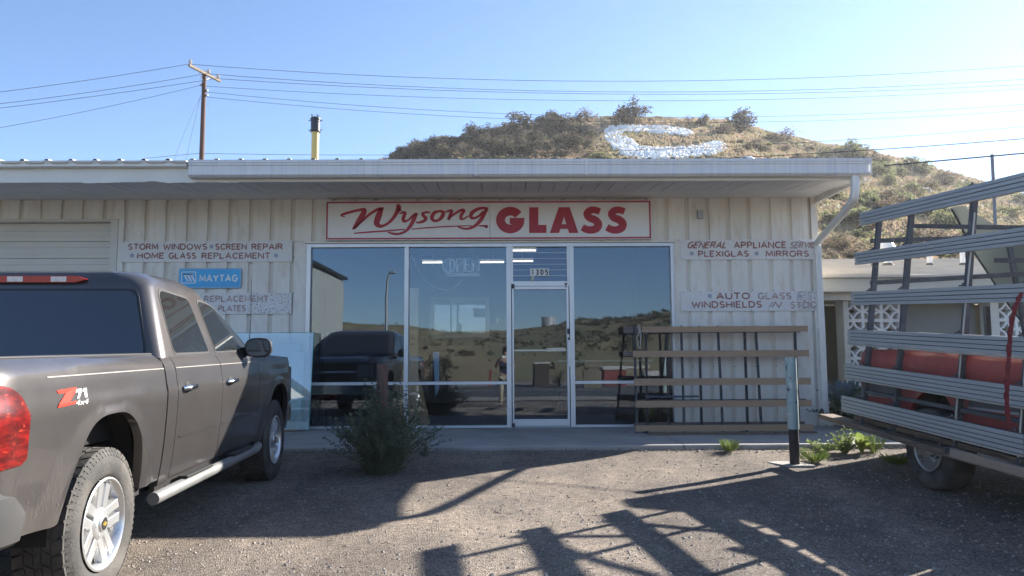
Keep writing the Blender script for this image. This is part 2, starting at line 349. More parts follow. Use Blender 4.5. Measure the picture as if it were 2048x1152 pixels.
strip('road_line', -13.6, -13.4, M['paint_line'], .036)
strip('road_shoulder', -7.5, -4.6, M['shoulder'], .03)
strip('road_verge', -26, -19.5, M['shoulder'], .03)
# walkway slab: bays with open joints
def walkway():
    root = tag(thing('walkway', (0, 0, 0), 'concrete walkway slab along the front of the shop', 'walkway'))
    del root['category']; root['kind'] = 'structure'
    xs = [-14, -10.5, -7.2, -4.1, -.95, 2.15, 5.62]
    for a, b in zip(xs, xs[1:]):
        mb = MB(); n = 10; top = []
        for i in range(n+1):
            x = lerp(a+.006, b-.006, i/n); yf = 9.2 + .02*noise.noise(Vector((x*1.5, 0, 0)))
            top.append([(x, yf, gz(9.2)-.1), (x, yf+.004, SLAB-.012), (x, yf+.018, SLAB), (x, D+.2, SLAB)])
        mb.grid(top); mb.build('slab_bay', M['concrete'], root, smooth=30)
    # the slab wraps past the corner of the shop
    MB().box(5.63, 6.6, 9.45, 10.9, gz(9.2)-.1, SLAB-.03).build('slab_bay', M['concrete'], root)
walkway()
def stones():
    n = 24000; rg = np.random.default_rng(3); V, Fc = [], []
    base = np.array([(0,0,1),(0,0,-.6),(1,0,0),(-1,0,0),(0,1,0),(0,-1,0)], float); ff = [(0,2,4),(0,4,3),(0,3,5),(0,5,2)]
    for i in range(n+3500):
        y = 3.0+6.15*rg.random()**1.3; x = -3.4*y/4+ (6.8*y/4)*rg.random(); s = .003+.013*rg.random()**5
        if i > n: y = 9.2-abs(rg.normal())*.05; x = rg.uniform(-5, 7); s *= 1.3
        z = gz(y)+.016*noise.noise(Vector((x*.55, y*.7, 0))) + .006*noise.noise(Vector((x*2, y*2, 4)))+(.012*rg.random() if i > n else 0)
        a = rg.random()*6.28; sc = (.7+.6*rg.random(3))*s; ca, sa = math.cos(a), math.sin(a)
        k = len(V)
        for p in base:
            q = p*sc; V.append((x+q[0]*ca-q[1]*sa, y+q[0]*sa+q[1]*ca, z+q[2]*.7))
        Fc += [(k+a_, k+b_, k+c_) for a_, b_, c_ in ff]
    mb = MB(); mb.v = V; mb.f = Fc; me = bpy.data.meshes.new('gravel_stones'); me.from_pydata(V, [], Fc)
    me.materials.append(pbr('pebble', (.27, .24, .21), .9, var=.5, vs=14, world=True))
    tag(link('gravel', me), 'loose gravel stones scattered over the worn forecourt', kind='stuff')
stones()

# ------------------------------------------------------------------ hills
SKY1 = [(-3000, 560), (-400, 470), (0, 430), (600, 365), (700, 342), (760, 324), (800, 313), (850, 296), (900, 285), (950, 275), (1000, 264), (1060, 254), (1120, 249), (1180, 246),
        (1250, 245), (1350, 246), (1450, 249), (1500, 262), (1560, 279), (1640, 297), (1700, 305), (1770, 322), (1850, 340), (1900, 354), (1950, 367), (2048, 393), (2300, 440), (3200, 560), (6000, 640)]
def tan_el(px, py):
    d = ray(px, py); return d.x/d.y, d.z/d.y
EU1 = [tan_el(a, b+(11 if 740 < a < 1200 else 6)) for a, b in SKY1]
Y0, YP = 24.0, 135.0
def hill_z(x, y):
    u = x/max(y, 1); e = interp(u, EU1); t = (y-Y0)/(YP-Y0); zb = gz(Y0)-CZ
    top = e*YP*1.01
    if t <= 0: h = zb
    elif t < 1:
        s = t if t < .86 else .86+.14*math.sin((t-.86)/.14*math.pi/2)*1.0
        h = zb+(top-zb)*s
    else: h = top-(t-1)*(YP-Y0)*.22
    tt = max(0, min(1, t*4)); 
    h += tt*(.7*noise.fractal(Vector((x*.05, y*.05, 1)), 1., 2., 5)*min(1, .5+t) + .25*noise.noise(Vector((x*.35, y*.35, 2))))
    return CZ+h
def hill():
    us = np.concatenate([np.linspace(-1.3, -.2, 30), np.linspace(-.19, .78, 190), np.linspace(.8, 2.0, 24)])
    ys = list(np.linspace(Y0, 60, 50)) + list(np.linspace(60.7, YP*1.02, 110)) + list(np.linspace(YP*1.03, 255, 14))
    o = MB().grid([[(u*y, y, hill_z(u*y, y)-.02) for u in us] for y in ys]).build('hill', M['hill'], smooth=80)
    return tag(o, kind='structure')
hill()
def hill_hit(px, py):
    d = ray(px, py); d = d/d.y; y = Y0+1; last = None
    while y < YP*1.05:
        p = CAM+d*y
        if hill_z(p.x, p.y) >= p.z: return Vector((p.x, p.y, hill_z(p.x, p.y)))
        y += .5
    u = d.x; return Vector((u*YP*.97, YP*.97, hill_z(u*YP*.97, YP*.97)))
# hillside and flat land on the street side (seen in the shop windows)
VY = 2*D-.0
SKY2 = [(-1500, 640), (300, 640), (680, 642), (760, 650), (808, 656), (880, 662), (992, 664), (1028, 661), (1070, 658), (1112, 653), (1149, 643), (1250, 638), (1345, 627), (1700, 600), (2400, 600), (4000, 640)]
EU2 = [tan_el(*p) for p in SKY2]
def back_z(x, yv):
    u = x/yv; e = interp(u, EU2); t = max(0, (yv-52)/(330-52)); zb = -1.72
    h = zb+(e*330-zb)*min(t, 1)**.9 if t < 1 else e*330-(yv-330)*.12
    tt = min(1, t*5); h += tt*(2.0*noise.fractal(Vector((x*.018, yv*.018, 9)), 1., 2., 5)*min(1, .35+t))
    return CZ+h
def back_hill():
    us = np.linspace(-1.3, 1.3, 150); yv = list(np.linspace(50, 120, 40))+list(np.linspace(123, 332, 70))+[345, 370, 400]
    o = MB().grid([[(u*y, VY-y, back_z(u*y, y)-.02) for u in us] for y in yv]).build('street_side_hill', M['hill_back'], smooth=80)
    tag(o, kind='structure')
back_hill()
M['leaf_dark'] = pbr('leaf_dark', (.09, .078, .056), .7, var=.4, vs=1.5, spec=.2)
M['leaf_mid'] = pbr('leaf_mid', (.16, .15, .09), .7, var=.4, vs=1.5, spec=.2)
M['leaf_light'] = pbr('leaf_light', (.28, .30, .13), .7, var=.35, vs=1.2, spec=.2)
M['leaf_dry'] = pbr('leaf_dry', (.25, .185, .13), .8, var=.4, vs=1.5, spec=.2)
M['twig'] = pbr('twig', (.09, .07, .055), .9, var=.3)
def translucent(m, f=.35):
    nt = m.node_tree; b = nt.nodes['Principled BSDF']; t = _n(nt, 'ShaderNodeBsdfTranslucent'); mx = _n(nt, 'ShaderNodeMixShader'); mx.inputs[0].default_value = f
    src = b.inputs['Base Color'].links[0].from_socket; nt.links.new(src, t.inputs[0])
    out = [n for n in nt.nodes if n.type == 'OUTPUT_MATERIAL'][0]
    nt.links.new(b.outputs[0], mx.inputs[1]); nt.links.new(t.outputs[0], mx.inputs[2]); nt.links.new(mx.outputs[0], out.inputs[0])
for k in ('leaf_dark', 'leaf_mid', 'leaf_light', 'leaf_dry'): translucent(M[k])
# shrub prototypes, one unit wide
def shrub_protos():
    out = {}
    for kind, mats, n, size, tall in (('juniper', ('leaf_dark', 'leaf_mid'), 1500, .034, .85), ('mesquite', ('leaf_light', 'leaf_mid'), 1200, .036, .6),
                                ('dry', ('leaf_dry', 'leaf_mid'), 900, .03, .6), ('scrub', ('leaf_mid', 'leaf_dry'), 1000, .035, .62), ('sparse', ('leaf_dry', 'leaf_dark'), 380, .03, .7)):
        for k in range(4):
            rg = random.Random(hash((kind, k)) % 1000 if False else len(kind)*13+k*7)
            bl = []
            for j in range(9):
                a = rg.random()*6.28; r_ = rg.random()**.6*.36
                bl.append((math.cos(a)*r_, math.sin(a)*r_, tall*(.22+.62*rg.random()*(1-r_)), .10+.13*rg.random(), .85))
            bl.append((0, 0, tall*.35, .3, .8))
            c1 = leaf_cloud(int(n*.55), bl, size, k*3+1); c2 = leaf_cloud(int(n*.45), [(b[0], b[1], b[2]*.85, b[3]*.9, b[4]) for b in bl], size, k*3+2)
            crown = cloud_mesh('crown', [(c1, 0), (c2, 1)], [M[mats[0]], M[mats[1]]])
            mb = MB()
            for j in range(7):
                b = bl[j]; x, y = rg.uniform(-.03, .03), rg.uniform(-.03, .03)
                mb.tube([(x, y, -.05), (lerp(x, b[0], .5)+.02, lerp(y, b[1], .5), b[2]*.5), (b[0], b[1], b[2]+.05)], [.018, .012, .005], 5)
            tr = mb.mesh('trunk'); tr.materials.append(M['twig'])
            out[kind, k] = (crown, tr)
    return out
SHR = shrub_protos()
def shrub(name, pos, wd, kind, k, label, cat='shrub', group=None, tall=1.0, rz=0):
    r_ = thing(name, pos, label, cat, group, rot=(0, 0, rz)); r_.scale = (wd, wd, wd*tall)
    link('crown', SHR[kind, k][0], r_); link('trunk', SHR[kind, k][1], r_)
    return r_
def hill_shrubs():
    named = [  # px, base py, width px, kind, tall, label
        (1264, 250, 66, 'juniper', .75, 'round dark juniper on the hill crest above the white letter, tallest against the sky'),
        (1477, 266, 56, 'juniper', .95, 'dark round juniper at the right end of the crest beyond the white letter'),
        (1452, 270, 60, 'scrub', .6, 'low bush touching the left side of the round crest juniper'),
        (1404, 252, 28, 'juniper', .85, 'small dark crest bush, the nearer of two left of the round juniper'),
        (1377, 252, 34, 'sparse', .7, 'thin grey crest bush between the two ends of the white letter'),
        (1175, 244, 46, 'sparse', .8, 'sparse spindly bush on the crest left of the white letter'),
        (1103, 253, 50, 'juniper', .55, 'low dark bush on the crest left of the spindly one'),
        (1027, 268, 78, 'juniper', .5, 'wide dark bush on the crest where the slope starts to fall left'),
        (838, 308, 44, 'juniper', .6, 'dark bush on the falling left skyline of the hill'),
        (876, 296, 34, 'juniper', .8, 'small pointed bush on the left skyline'),
        (912, 292, 30, 'juniper', .6, 'small dark bush right of the pointed one on the left skyline'),
        (1566, 282, 66, 'sparse', .5, 'bare twiggy bush on the skyline right of the letter'),
        (1690, 308, 60, 'mesquite', .4, 'pale green bush on the skyline above the gutter end'),
        (1835, 345, 90, 'mesquite', .5, 'light green bush on the right skyline above the roof corner'),
        (1882, 370, 70, 'scrub', .6, 'grey green bush on the right skyline behind the top rail'),
        (1700, 450, 90, 'mesquite', .6, 'bright green bush beside the downspout on the hill foot'),
        (1672, 400, 60, 'mesquite', .7, 'green bush right of the shop wall under the eave'),
        (1790, 418, 80, 'mesquite', .55, 'bright bush above the far ends of the rails'),
        (1692, 505, 110, 'dry', .55, 'reddish brown dry bush above the neighbouring roof'),
        (1850, 480, 130, 'dry', .4, 'wide dry brown bush between the two upper rails'),
        (1012, 322, 36, 'mesquite', .5, 'small yellow green bush just over the gutter below the dark slope'),
        (940, 322, 26, 'mesquite', .7, 'bright green tuft over the gutter left of the letter'),
        (1140, 256, 24, 'mesquite', .5, 'tiny yellow green bush just under the crest'),
        (1205, 322, 54, 'mesquite', .5, 'light green bush at the foot of the white letter')]
    for i, (px, py, wpx, kind, tall, lab) in enumerate(named):
        p = hill_hit(px, py); s = wpx*1.3*(p-CAM).dot(fw)/F
        shrub('juniper_bush' if kind == 'juniper' else 'hill_bush', p-Vector((0, 0, .05*s)), s, kind, i % 4, lab, tall=tall*1.2, rz=i*1.3)
    rg = random.Random(5); zones = [  # px0,px1, density, kinds, width range, label, group
        (790, 1190, 165, ('juniper', 'scrub', 'juniper', 'dry', 'scrub'), (24, 70), 'the left flank', 'scrub bushes on the left flank'),
        (1190, 1480, 16, ('dry', 'scrub'), (10, 24), 'the letter patch', 'small bushes around the letter'),
        (1480, 1770, 34, ('mesquite', 'scrub', 'dry'), (14, 44), 'the slope right of the letter', 'bushes right of the letter'),
        (1655, 2048, 62, ('mesquite', 'scrub', 'dry', 'mesquite'), (26, 90), 'the lower right hillside', 'bushes on the lower right slope')]
    for zi, (x0, x1, n, kinds, (w0, w1), lab, grp) in enumerate(zones):
        for j in range(n):
            px = rg.uniform(x0, x1); sk = interp(px, SKY1)
            lo = 322 if zi < 3 else 520
            if lo-sk < 6: continue
            py = rg.uniform(sk+5, lo)
            if zi == 1 and 1205 < px < 1445 and 252 < py: 
                if rg.random() < .8: continue
            p = hill_hit(px, py); wd = rg.uniform(w0, w1); s = wd*(p-CAM).dot(fw)/F
            kd = rg.choice(kinds); big = 'larger' if wd > (w0+w1)/2 else 'smaller'; frac = (py-sk)/max(lo-sk, 1)
            where = 'near the skyline' if frac < .33 else ('mid slope' if frac < .66 else 'low down'); xf_ = (px-x0)/(x1-x0); side = 'left part' if xf_ < .34 else ('middle' if xf_ < .67 else 'right part')
            word = {'juniper': 'dark green', 'scrub': 'grey green', 'dry': 'dry brown', 'mesquite': 'light green'}[kd]
            shrub('hill_bush', p-Vector((0, 0, .06*s)), s, kd, rg.randrange(4), '%s %s bush %s, %s of %s' % (big, word, where, side, lab), group=grp, tall=rg.uniform(.7, 1.1), rz=rg.random()*6)
hill_shrubs()
def hill_grass():
    rg = random.Random(9); V, Fc = [], []
    for i in range(34000):
        y = 26+109*rg.random()**.8; u = rg.uniform(-.17, .75); x = u*y; z = hill_z(x, y); s = (.12+.4*rg.random())*(.6+.004*y)
        a = rg.random()*3.14; dx, dy = math.cos(a)*s*.8, math.sin(a)*s*.8; k = len(V); lx, ly = rg.uniform(-.3, .3)*s, rg.uniform(-.3, .3)*s
        V += [(x-dx, y-dy, z-.05), (x+dx, y+dy, z-.05), (x+lx+dx*.6, y+ly+dy*.6, z+s), (x+lx-dx*.7, y+ly, z+s*.8), (x-dy, y+dx, z-.05), (x+dy, y-dx, z-.05), (x+lx, y+ly, z+s)]
        Fc += [(k, k+1, k+2, k+3), (k+4, k+5, k+6)]
    me = bpy.data.meshes.new('dry_grass'); me.from_pydata(V, [], Fc)
    gm = pbr('dry_grass', (.48, .36, .245), .9, var=.25, vs=.4, col2=(.36, .31, .18), s2=.12, thr=.5, soft=.1, world=True, spec=.1); translucent(gm, .3)
    me.materials.append(gm); tag(link('dry_grass', me), 'dry tan grass tufts over the hillside', kind='stuff')
hill_grass()
def undergrowth():
    rg = random.Random(21); cl = []
    for i in range(420):
        px = rg.uniform(775, 1200)**1.0; sk = interp(px, SKY1); py = rg.uniform(sk+1, 326)
        if rg.random() < (px-775)/700: continue
        p = hill_hit(px, py); s = rg.uniform(.5, 1.5); c_, a, b = leaf_cloud(34, [(p.x, p.y, p.z+s*.3, s, .5)], .16, i); cl.append(((c_, a, b), i % 3))
    for i in range(260):
        px = rg.uniform(1655, 2048); sk = interp(px, SKY1); py = rg.uniform(sk+1, 520)
        p = hill_hit(px, py); s = rg.uniform(.3, .9); c_, a, b = leaf_cloud(30, [(p.x, p.y, p.z+s*.3, s, .5)], .10, i+900); cl.append(((c_, a, b), 3 if i % 3 else 1))
    me = cloud_mesh('undergrowth', cl, [M['leaf_dark'], M['leaf_mid'], M['leaf_dry'], M['leaf_light']]); tag(link('undergrowth', me), 'low tangled undergrowth covering the flanks of the hill', kind='stuff')
undergrowth()
# rocks
def rock_data(s, seed, sub=1):
    bm = bmesh.new(); bmesh.ops.create_icosphere(bm, subdivisions=sub, radius=1)
    vs = [v.co*(1+.35*noise.noise(v.co*1.3+Vector((seed*3.1, seed, 0)))) for v in bm.verts]; fs = [tuple(v.index for v in f.verts) for f in bm.faces]; bm.free()
    return [(v.x*s, v.y*s*.9, v.z*s*.7) for v in vs], fs
M['white_rock'] = pbr('whitewashed_rock', (.88, .865, .82), .85, var=.1, vs=1.3, world=True)
M['grey_rock'] = pbr('grey_rock', (.16, .14, .12), .9, var=.35, vs=.9, bump=.6, bs=6)
def letter_c():
    root = thing('hillside_letter', hill_hit(1320, 300), 'giant letter C laid out in whitewashed rocks near the hill top', 'hillside letter')
    cz = [(1235, 186, 6), (1200, 178, 13), (1130, 170, 14), (1050, 166, 12), (960, 166, 12), (908, 178, 20), (925, 205, 28), (965, 238, 30), (1010, 262, 26), (1080, 268, 24), (1160, 266, 24), (1240, 260, 20), (1310, 248, 24), (1345, 240, 20), (1320, 226, 8)]
    path = catmull([(780+a/2.048, 180+b/2.05, c/2.05) for a, b, c in cz], 12); protos = [rock_data(1, s) for s in range(6)]; rg = random.Random(2); mb = MB()
    inv = root.location.copy()
    for i in range(5200):
        ii = rg.randrange(1, len(path)-1); p = path[ii]; dx_, dy_ = path[ii+1][0]-path[ii-1][0], path[ii+1][1]-path[ii-1][1]; dl = math.hypot(dx_, dy_) or 1; k = rg.uniform(-1, 1); px = p[0]-dy_/dl*k*p[2]*1.35+rg.uniform(-2, 2); py = p[1]+dx_/dl*k*p[2]*.95
        if py < interp(px, SKY1)+2: continue
        q = hill_hit(px, py); s = .18+.24*rg.random(); vs, fs = protos[rg.randrange(6)]; a = rg.random()*6.3; ca, sa = math.cos(a)*s, math.sin(a)*s
        mb.add([(v[0]*ca-v[1]*sa+q.x-inv.x, v[0]*sa+v[1]*ca+q.y-inv.y, v[2]*s*1.3+q.z+.08-inv.z) for v in vs], fs)
    tag(mb.build('white_rock', M['white_rock'], root, recalc=False), kind='stuff')
letter_c()
def boulders():
    pts = [(1842, 384, 34, 'dark grey boulder slab on the right slope above the rails'), (1752, 326, 24, 'dark boulder just above the gutter end'), (1775, 330, 16, 'smaller dark boulder right of the gutter end boulder'),
           (993, 268, 9, 'pale grey boulder beside the wide crest bush'), (1180, 273, 12, 'grey boulder at the left edge of the white letter'), (1160, 262, 9, 'grey boulder up the slope from the letter edge'),
           (1368, 276, 14, 'rough boulder inside the opening of the letter C'), (1330, 288, 10, 'low rock on the grass inside the letter C'), (1460, 282, 10, 'rock right of the upper arm of the letter'), (1205, 262, 11, 'grey boulder touching the top of the letter')]
    for i, (px, py, w_, lab) in enumerate(pts):
        p = hill_hit(px, py); s = w_*(p-CAM).dot(fw)/F/2; vs, fs = rock_data(s, i+9, 2); mb = MB(); mb.add([(v[0]*1.2, v[1], v[2]*.8) for v in vs], fs)
        o = mb.build('boulder', M['grey_rock'], smooth=25); o.location = p; tag(o, lab, 'boulder', 'boulders on the hill')
boulders()
# ------------------------------------------------------------------ the glass shop
M['wall'] = pbr('cream_metal_siding', (.80, .785, .725), .55, var=.06, vs=1.3, col3=(.62, .54, .44), s3=7, thr3=.66, col2=(.72, .69, .63), s2=.8, thr=.58, soft=.14, stretch=(1, 1, .35), world=True, rvar=.1)
M['groove'] = pbr('siding_groove', (.72, .68, .61), .6, var=.15, vs=2, stretch=(1, 1, .3), world=True)
M['garage'] = pbr('garage_metal', (.64, .625, .57), .55, var=.06, vs=2, world=True)
M['soffit'] = pbr('soffit_paint', (.78, .77, .745), .7, var=.1, vs=2, world=True)
M['fascia'] = pbr('fascia_paint', (.76, .75, .69), .6, var=.08, vs=1.5, world=True)
M['gutter'] = pbr('galvanised_gutter', (.74, .735, .715), .5, metal=.05, var=.06, vs=2, col2=(.64, .66, .69), s2=5, thr=.56, soft=.09, stretch=(7, 1, .12), world=True)
M['gutter_w'] = pbr('white_gutter', (.80, .79, .75), .45, var=.06, vs=2, world=True)
M['alu'] = pbr('aluminium', (.62, .64, .66), .38, metal=.55, var=.06, vs=4)
M['alu_dark'] = pbr('aluminium_worn', (.40, .42, .43), .45, metal=.55, var=.12, vs=6)
M['steel'] = pbr('dark_steel', (.05, .052, .06), .5, metal=.5, var=.25, vs=9)
M['roof'] = pbr('roof_metal', (.5, .5, .5), .45, metal=.4, var=.1)
M['glass'] = glass('shop_glass', (.955, .965, .97), .042, gcol=(.72, .85, 1.0))
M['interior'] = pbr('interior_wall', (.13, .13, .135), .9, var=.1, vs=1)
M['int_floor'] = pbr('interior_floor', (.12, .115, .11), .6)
M['black'] = pbr('black_plastic', (.02, .02, .022), .5, var=0)
M['white'] = pbr('white_paint', (.86, .86, .84), .5, var=.04)
XL, XR = -13.5, 4.86                          # shop front from left to right
WT = P(1000, 392.3, D).z                      # wall top
YB = D+.05                                    # siding backing
def X(px, py=600, Y=D): return P(px, py, Y).x
def Z(py, px=1000, Y=D): return P(px, py, Y).z
shop = thing('shop_building', (0, D, SLAB), 'long low cream metal clad glass shop with storefront windows and wide eave', 'building')
shop_inv = Vector((0, D, SLAB))
def sb(mb, name, mat, parent=None, **k):      # build in world coordinates, parent to the shop
    par = parent or shop; off = shop_inv if par is shop else None
    o = mb.build(name, mat, par, **k)
    if isinstance(o, list):
        for x in o:
            if par is shop: x.matrix_parent_inverse = Matrix.Translation(-shop_inv)
        return o
    if par is shop: o.matrix_parent_inverse = Matrix.Translation(-shop_inv)
    return o
WX0, WX1 = X(612), X(1349)                    # storefront opening
WZ1 = Z(485)
GX1 = X(231, 470); GZ1 = Z(443, 100)          # garage opening, right edge and top
def shop_walls():
    mb = MB()
    mb.box(XL, GX1, YB, YB+.1, GZ1, WT+.05); mb.box(GX1, WX0, YB, YB+.1, SLAB-.15, WT+.05); mb.box(WX0, WX1, YB, YB+.1, WZ1, WT+.05); mb.box(WX1, XR-.02, YB, YB+.1, SLAB-.15, WT+.05)
    wall = sb(mb, 'wall', M['groove'])
    per = 42.0*D/F; gx = X(611.5, 440)         # groove line positions: one stands at px 627
    first = X(627, 440); gw = .050
    k0 = int(math.floor((XL-first)/per)); cache = {}
    k = k0
    while True:
        a = first+k*per+gw/2; b = a+per-gw; k += 1
        if a > XR: break
        a = max(a, XL); b = min(b, XR-.012)
        if b-a < .03: continue
        spans = []
        if b <= GX1+.02: spans = [(GZ1+.04, WT)]
        elif a < GX1: spans = [(GZ1+.04, WT)]
        elif b > WX0 and a < WX1:
            spans = [(WZ1+.03, WT)]
        else: spans = [(SLAB-.12, WT)]
        if a < GX1 < b: 
            spans = [(GZ1+.04, WT)]
            mb = MB().box(GX1+.03, b, YB-.033, YB, SLAB-.12, GZ1+.036); sb(mb, 'wall_panel', M['wall'], wall)
        if a < WX0 < b and WX0-a > .04: sb(MB().box(a, WX0-.004, YB-.033, YB, SLAB-.12, WZ1+.026), 'wall_panel', M['wall'], wall)
        if a < WX1 < b and b-WX1 > .04: sb(MB().box(WX1+.004, b, YB-.033, YB, SLAB-.12, WZ1+.026), 'wall_panel', M['wall'], wall)
        for z0, z1 in spans:
            key = (round(b-a, 3), round(z0, 3))
            if key not in cache:
                w_ = b-a; q = MB(); prof = [(0, 0), (.012, -.034), (w_*.36, -.034), (w_*.37, -.030), (w_*.62, -.030), (w_*.63, -.034), (w_-.010, -.034), (w_, 0)]
                q.grid([[(x, y, z) for x, y in prof] for z in (z0, z1)]); q.add([(x, y, z0) for x, y in prof], [tuple(range(len(prof)))])
                me = q.mesh('wall_panel'); me.materials.append(M['wall']); cache[key] = me
            o = link('wall_panel', cache[key], wall, loc=(a, YB, 0))
    # screw heads, one mesh
    mb = MB(); k = k0
    while True:
        a = first+k*per; k += 1
        if a > XR-.1: break
        if a < GX1: continue
        for zz in (.9, 2.05, 2.6):
            if WX0-.1 < a < WX1+.1: continue
            z = SLAB+zz+.004*noise.noise(Vector((a*5, zz, 0))); mb.tube([(a+.03, YB-.04, z), (a+.03, YB-.03, z)], .009, 6)
    tag(sb(mb, 'screw_head', M['steel'], wall), kind='stuff')
    # corner trim, side, back and low roof deck
    sb(MB().box(XR-.012, XR+.006, YB-.05, YB+.02, SLAB-.15, WT).box(XR-.09, XR-.012, YB-.05, YB-.036, SLAB-.12, WT-.005), 'corner_trim', M['wall'], wall)
    sb(MB().box(XR-.06, XR, YB+.12, 19.8, gz(12)-.1, WT+.35), 'side_wall', M['wall'])
    sb(MB().box(XL-2, XR, 19.8, 19.9, gz(12)-.1, WT+1.0).box(XL-2.1, XL-2, YB, 19.9, gz(12)-.1, WT+.2), 'back_wall', M['wall'])
    # two openings are cut through the back wall by the window frame: the wall of the sales room is its own wall
shop_walls()
# lean wood rot: roof, eave
YE = 10.0                                     # eave line
ZF0 = P(1000, 362.5, YE).z; ZF1 = P(1000, 322, YE-.10).z-.01
def eave():
    # roof skin with ribs
    sl_ = (WT+.05-ZF0)/(D-YE)
    def rz(y): return ZF1+.004+(y-YE)*.085
    prof = []; x = XL-2.0; rib = .3185
    while x < XR+.02:
        prof += [(x, 0), (x+.195, 0), (x+.225, .056), (x+.265, .056), (x+.300, 0)]; x += rib
    prof = [p for p in prof if p[0] <= XR+.02]
    sb(MB().grid([[(p[0], y, rz(y)+p[1]) for p in prof] for y in (YE-.11, 20.0)]), 'roof', M['roof'])
    mb = MB(); mb.box(XL-2, XR+.02, YE+.03, 20.0, rz(YE)-.05, rz(YE)-.045)
    # fascia: left piece is deeper, with a torn lower edge
    jx = X(378, 340, YE)
    mb = MB(); n = 70; top = []
    for i in range(n+1):
        x = lerp(jx-1.4, jx+.65, i/n); t = i/n; rag = .018*abs(noise.noise(Vector((x*9, 3, 0))))+.03*math.sin(math.pi*t)**2*(.6+.8*noise.noise(Vector((x*4, 0, 0))))
        top.append([(x, YE-.004, ZF0-.012+rag-.018*math.exp(-((x-jx+.25)/.2)**2)), (x, YE-.004, ZF1-.02)])
    mb.grid(top)
    sb(mb, 'torn_fascia', M['fascia'])
    mb = MB(); mb.box(XL-2, jx-1.4, YE-.004, YE+.03, ZF0, ZF1-.02); mb.box(jx+.65, XR, YE-.004, YE+.03, ZF0, ZF1-.02); mb.box(XL-2, XR, YE+.03, YE+.034, ZF0+.03, ZF1-.02)
    mb.box(XR-.03, XR, YE+.034, YB+.1, ZF0, ZF0+.2)
    sb(mb, 'fascia', M['fascia'])
    sb(MB().quad((XR+.001, YE, ZF0), (XR+.001, YB+.1, WT), (XR+.001, YB+.1, WT+.33), (XR+.001, YE, ZF1-.03)), 'rake_board', M['fascia'])
    # small left gutter
    def gutter(x0, x1, y0, y1, z0, z1, mat, name, lip=.02):
        H_ = z1-z0; pr = [(y1, z1), (y1, z0), (lerp(y1, y0, .70), z0), (y0+.004, z0+H_*.13), (y0+.004, z0+H_*.20), (y0+.020, z0+H_*.23), (y0+.014, z0+H_*.66), (y0+.002, z0+H_*.70), (y0+.002, z0+H_*.80), (y0-.006, z0+H_*.84), (y0-.006, z1), (y0+.012, z1+.003), (y0+.012, z1-.02)]
        q = MB(); nseg = max(2, int((x1-x0)/.4)); rows = []
        for i in range(nseg+1):
            x = lerp(x0, x1, i/nseg); wv = .006*noise.noise(Vector((x*.8, z0, 0)))
            rows.append([(x, a, b+wv) for a, b in pr])
        q.grid(rows); q.add([(x1, a, b) for a, b in pr[:11]], [tuple(range(11))]); q.add([(x0, a, b) for a, b in pr[:11]], [tuple(range(11))])
        return sb(q, name, mat)
    gutter(XL-2, X(372, 330, YE-.1), YE-.10, YE-.008, P(100, 334, YE-.1).z, P(100, 321.5, YE-.1).z, M['gutter_w'], 'small_gutter')
    seams = [X(376, 330, YE-.15), X(952, 330, YE-.15), X(1173, 330, YE-.15), X(1742, 330, YE-.15), XR+.035]
    zt, zb_ = P(1000, 320, YE-.15).z+.012, P(1000, 352, YE-.15).z
    for a, b in zip(seams, seams[1:]): gutter(a, b-.004, YE-.15, YE-.012, zb_, zt, M['gutter'], 'gutter')
    mb = MB()
    for s_ in seams[1:-1]: mb.box(s_-.012, s_+.010, YE-.155, YE-.15, zb_+.01, zt-.01)
    sb(mb, 'gutter_joint', M['gutter_w'], split=True)
    # soffit boards running from fascia to wall
    so_ = MB().box(XL-2, XR-.031, YE+.036, YB-.04, ZF0+.10, ZF0+.11); base = sb(so_, 'soffit', M['soffit'])
    w_ = .203; q = MB()
    def sz(y): return lerp(ZF0+.006, WT+.001, (y-YE-.036)/(YB-.036-YE-.036))
    y0, y1 = YE+.037, YB-.036
    q.add([(0,y0,sz(y0)),(w_-.012,y0,sz(y0)),(w_-.012,y1,sz(y1)),(0,y1,sz(y1)),(0,y0,sz(y0)+.012),(w_-.012,y0,sz(y0)+.012),(w_-.012,y1,sz(y1)+.012),(0,y1,sz(y1)+.012)],
          [(0,3,2,1),(4,5,6,7),(0,1,5,4),(1,2,6,5),(2,3,7,6),(3,0,4,7)])
    me = q.mesh('soffit_board'); me.materials.append(M['soffit']); x = XL-1
    while x < XR-.03:
        o = link('soffit_board', me, base, loc=(x, 0, .002*math.sin(x*7))); x += w_
    # downspout
    tx = X(1710, 360, YE-.08); yy = YE-.075; bx = XR-.1
    a, b, c_ = Vector((tx, yy, zb_+.01)), Vector((tx-.01, yy, P(1708, 398, yy).z)), Vector((P(1634, 488, YB-.09).x, YB-.09, P(1634, 488, YB-.09).z))
    d_ = Vector((P(1652, 838, YB-.09).x, YB-.09, SLAB+.17)); e_ = Vector((d_.x+.12, YB-.12, SLAB+.07)); f_ = Vector((d_.x+.24, YB-.15, SLAB+.045))
    pts = catmull([tuple(a), tuple(lerp(a, b, .7)), tuple(lerp(b, c_, .08)), tuple(lerp(b, c_, .5)), tuple(lerp(b, c_, .96)), tuple(c_+Vector((.005, 0, -.10))), tuple(lerp(c_, d_, .5)), tuple(d_), tuple(e_), tuple(f_)], 5)
    q = MB(); rows = []
    for i, p in enumerate(pts):
        p = Vector(p); t = (Vector(pts[min(i+1, len(pts)-1)])-Vector(pts[max(i-1, 0)])).normalized(); s_ = Vector((0, 1, 0)).cross(t).normalized(); n_ = t.cross(s_)
        rows.append([p+s_*u*.046+n_*v*.038 for u, v in ((-1,-.8),(-.8,-1),(-.25,-1),(-.2,-.9),(.2,-.9),(.25,-1),(.8,-1),(1,-.8),(1,1),(-1,1),(-1,-.8))])
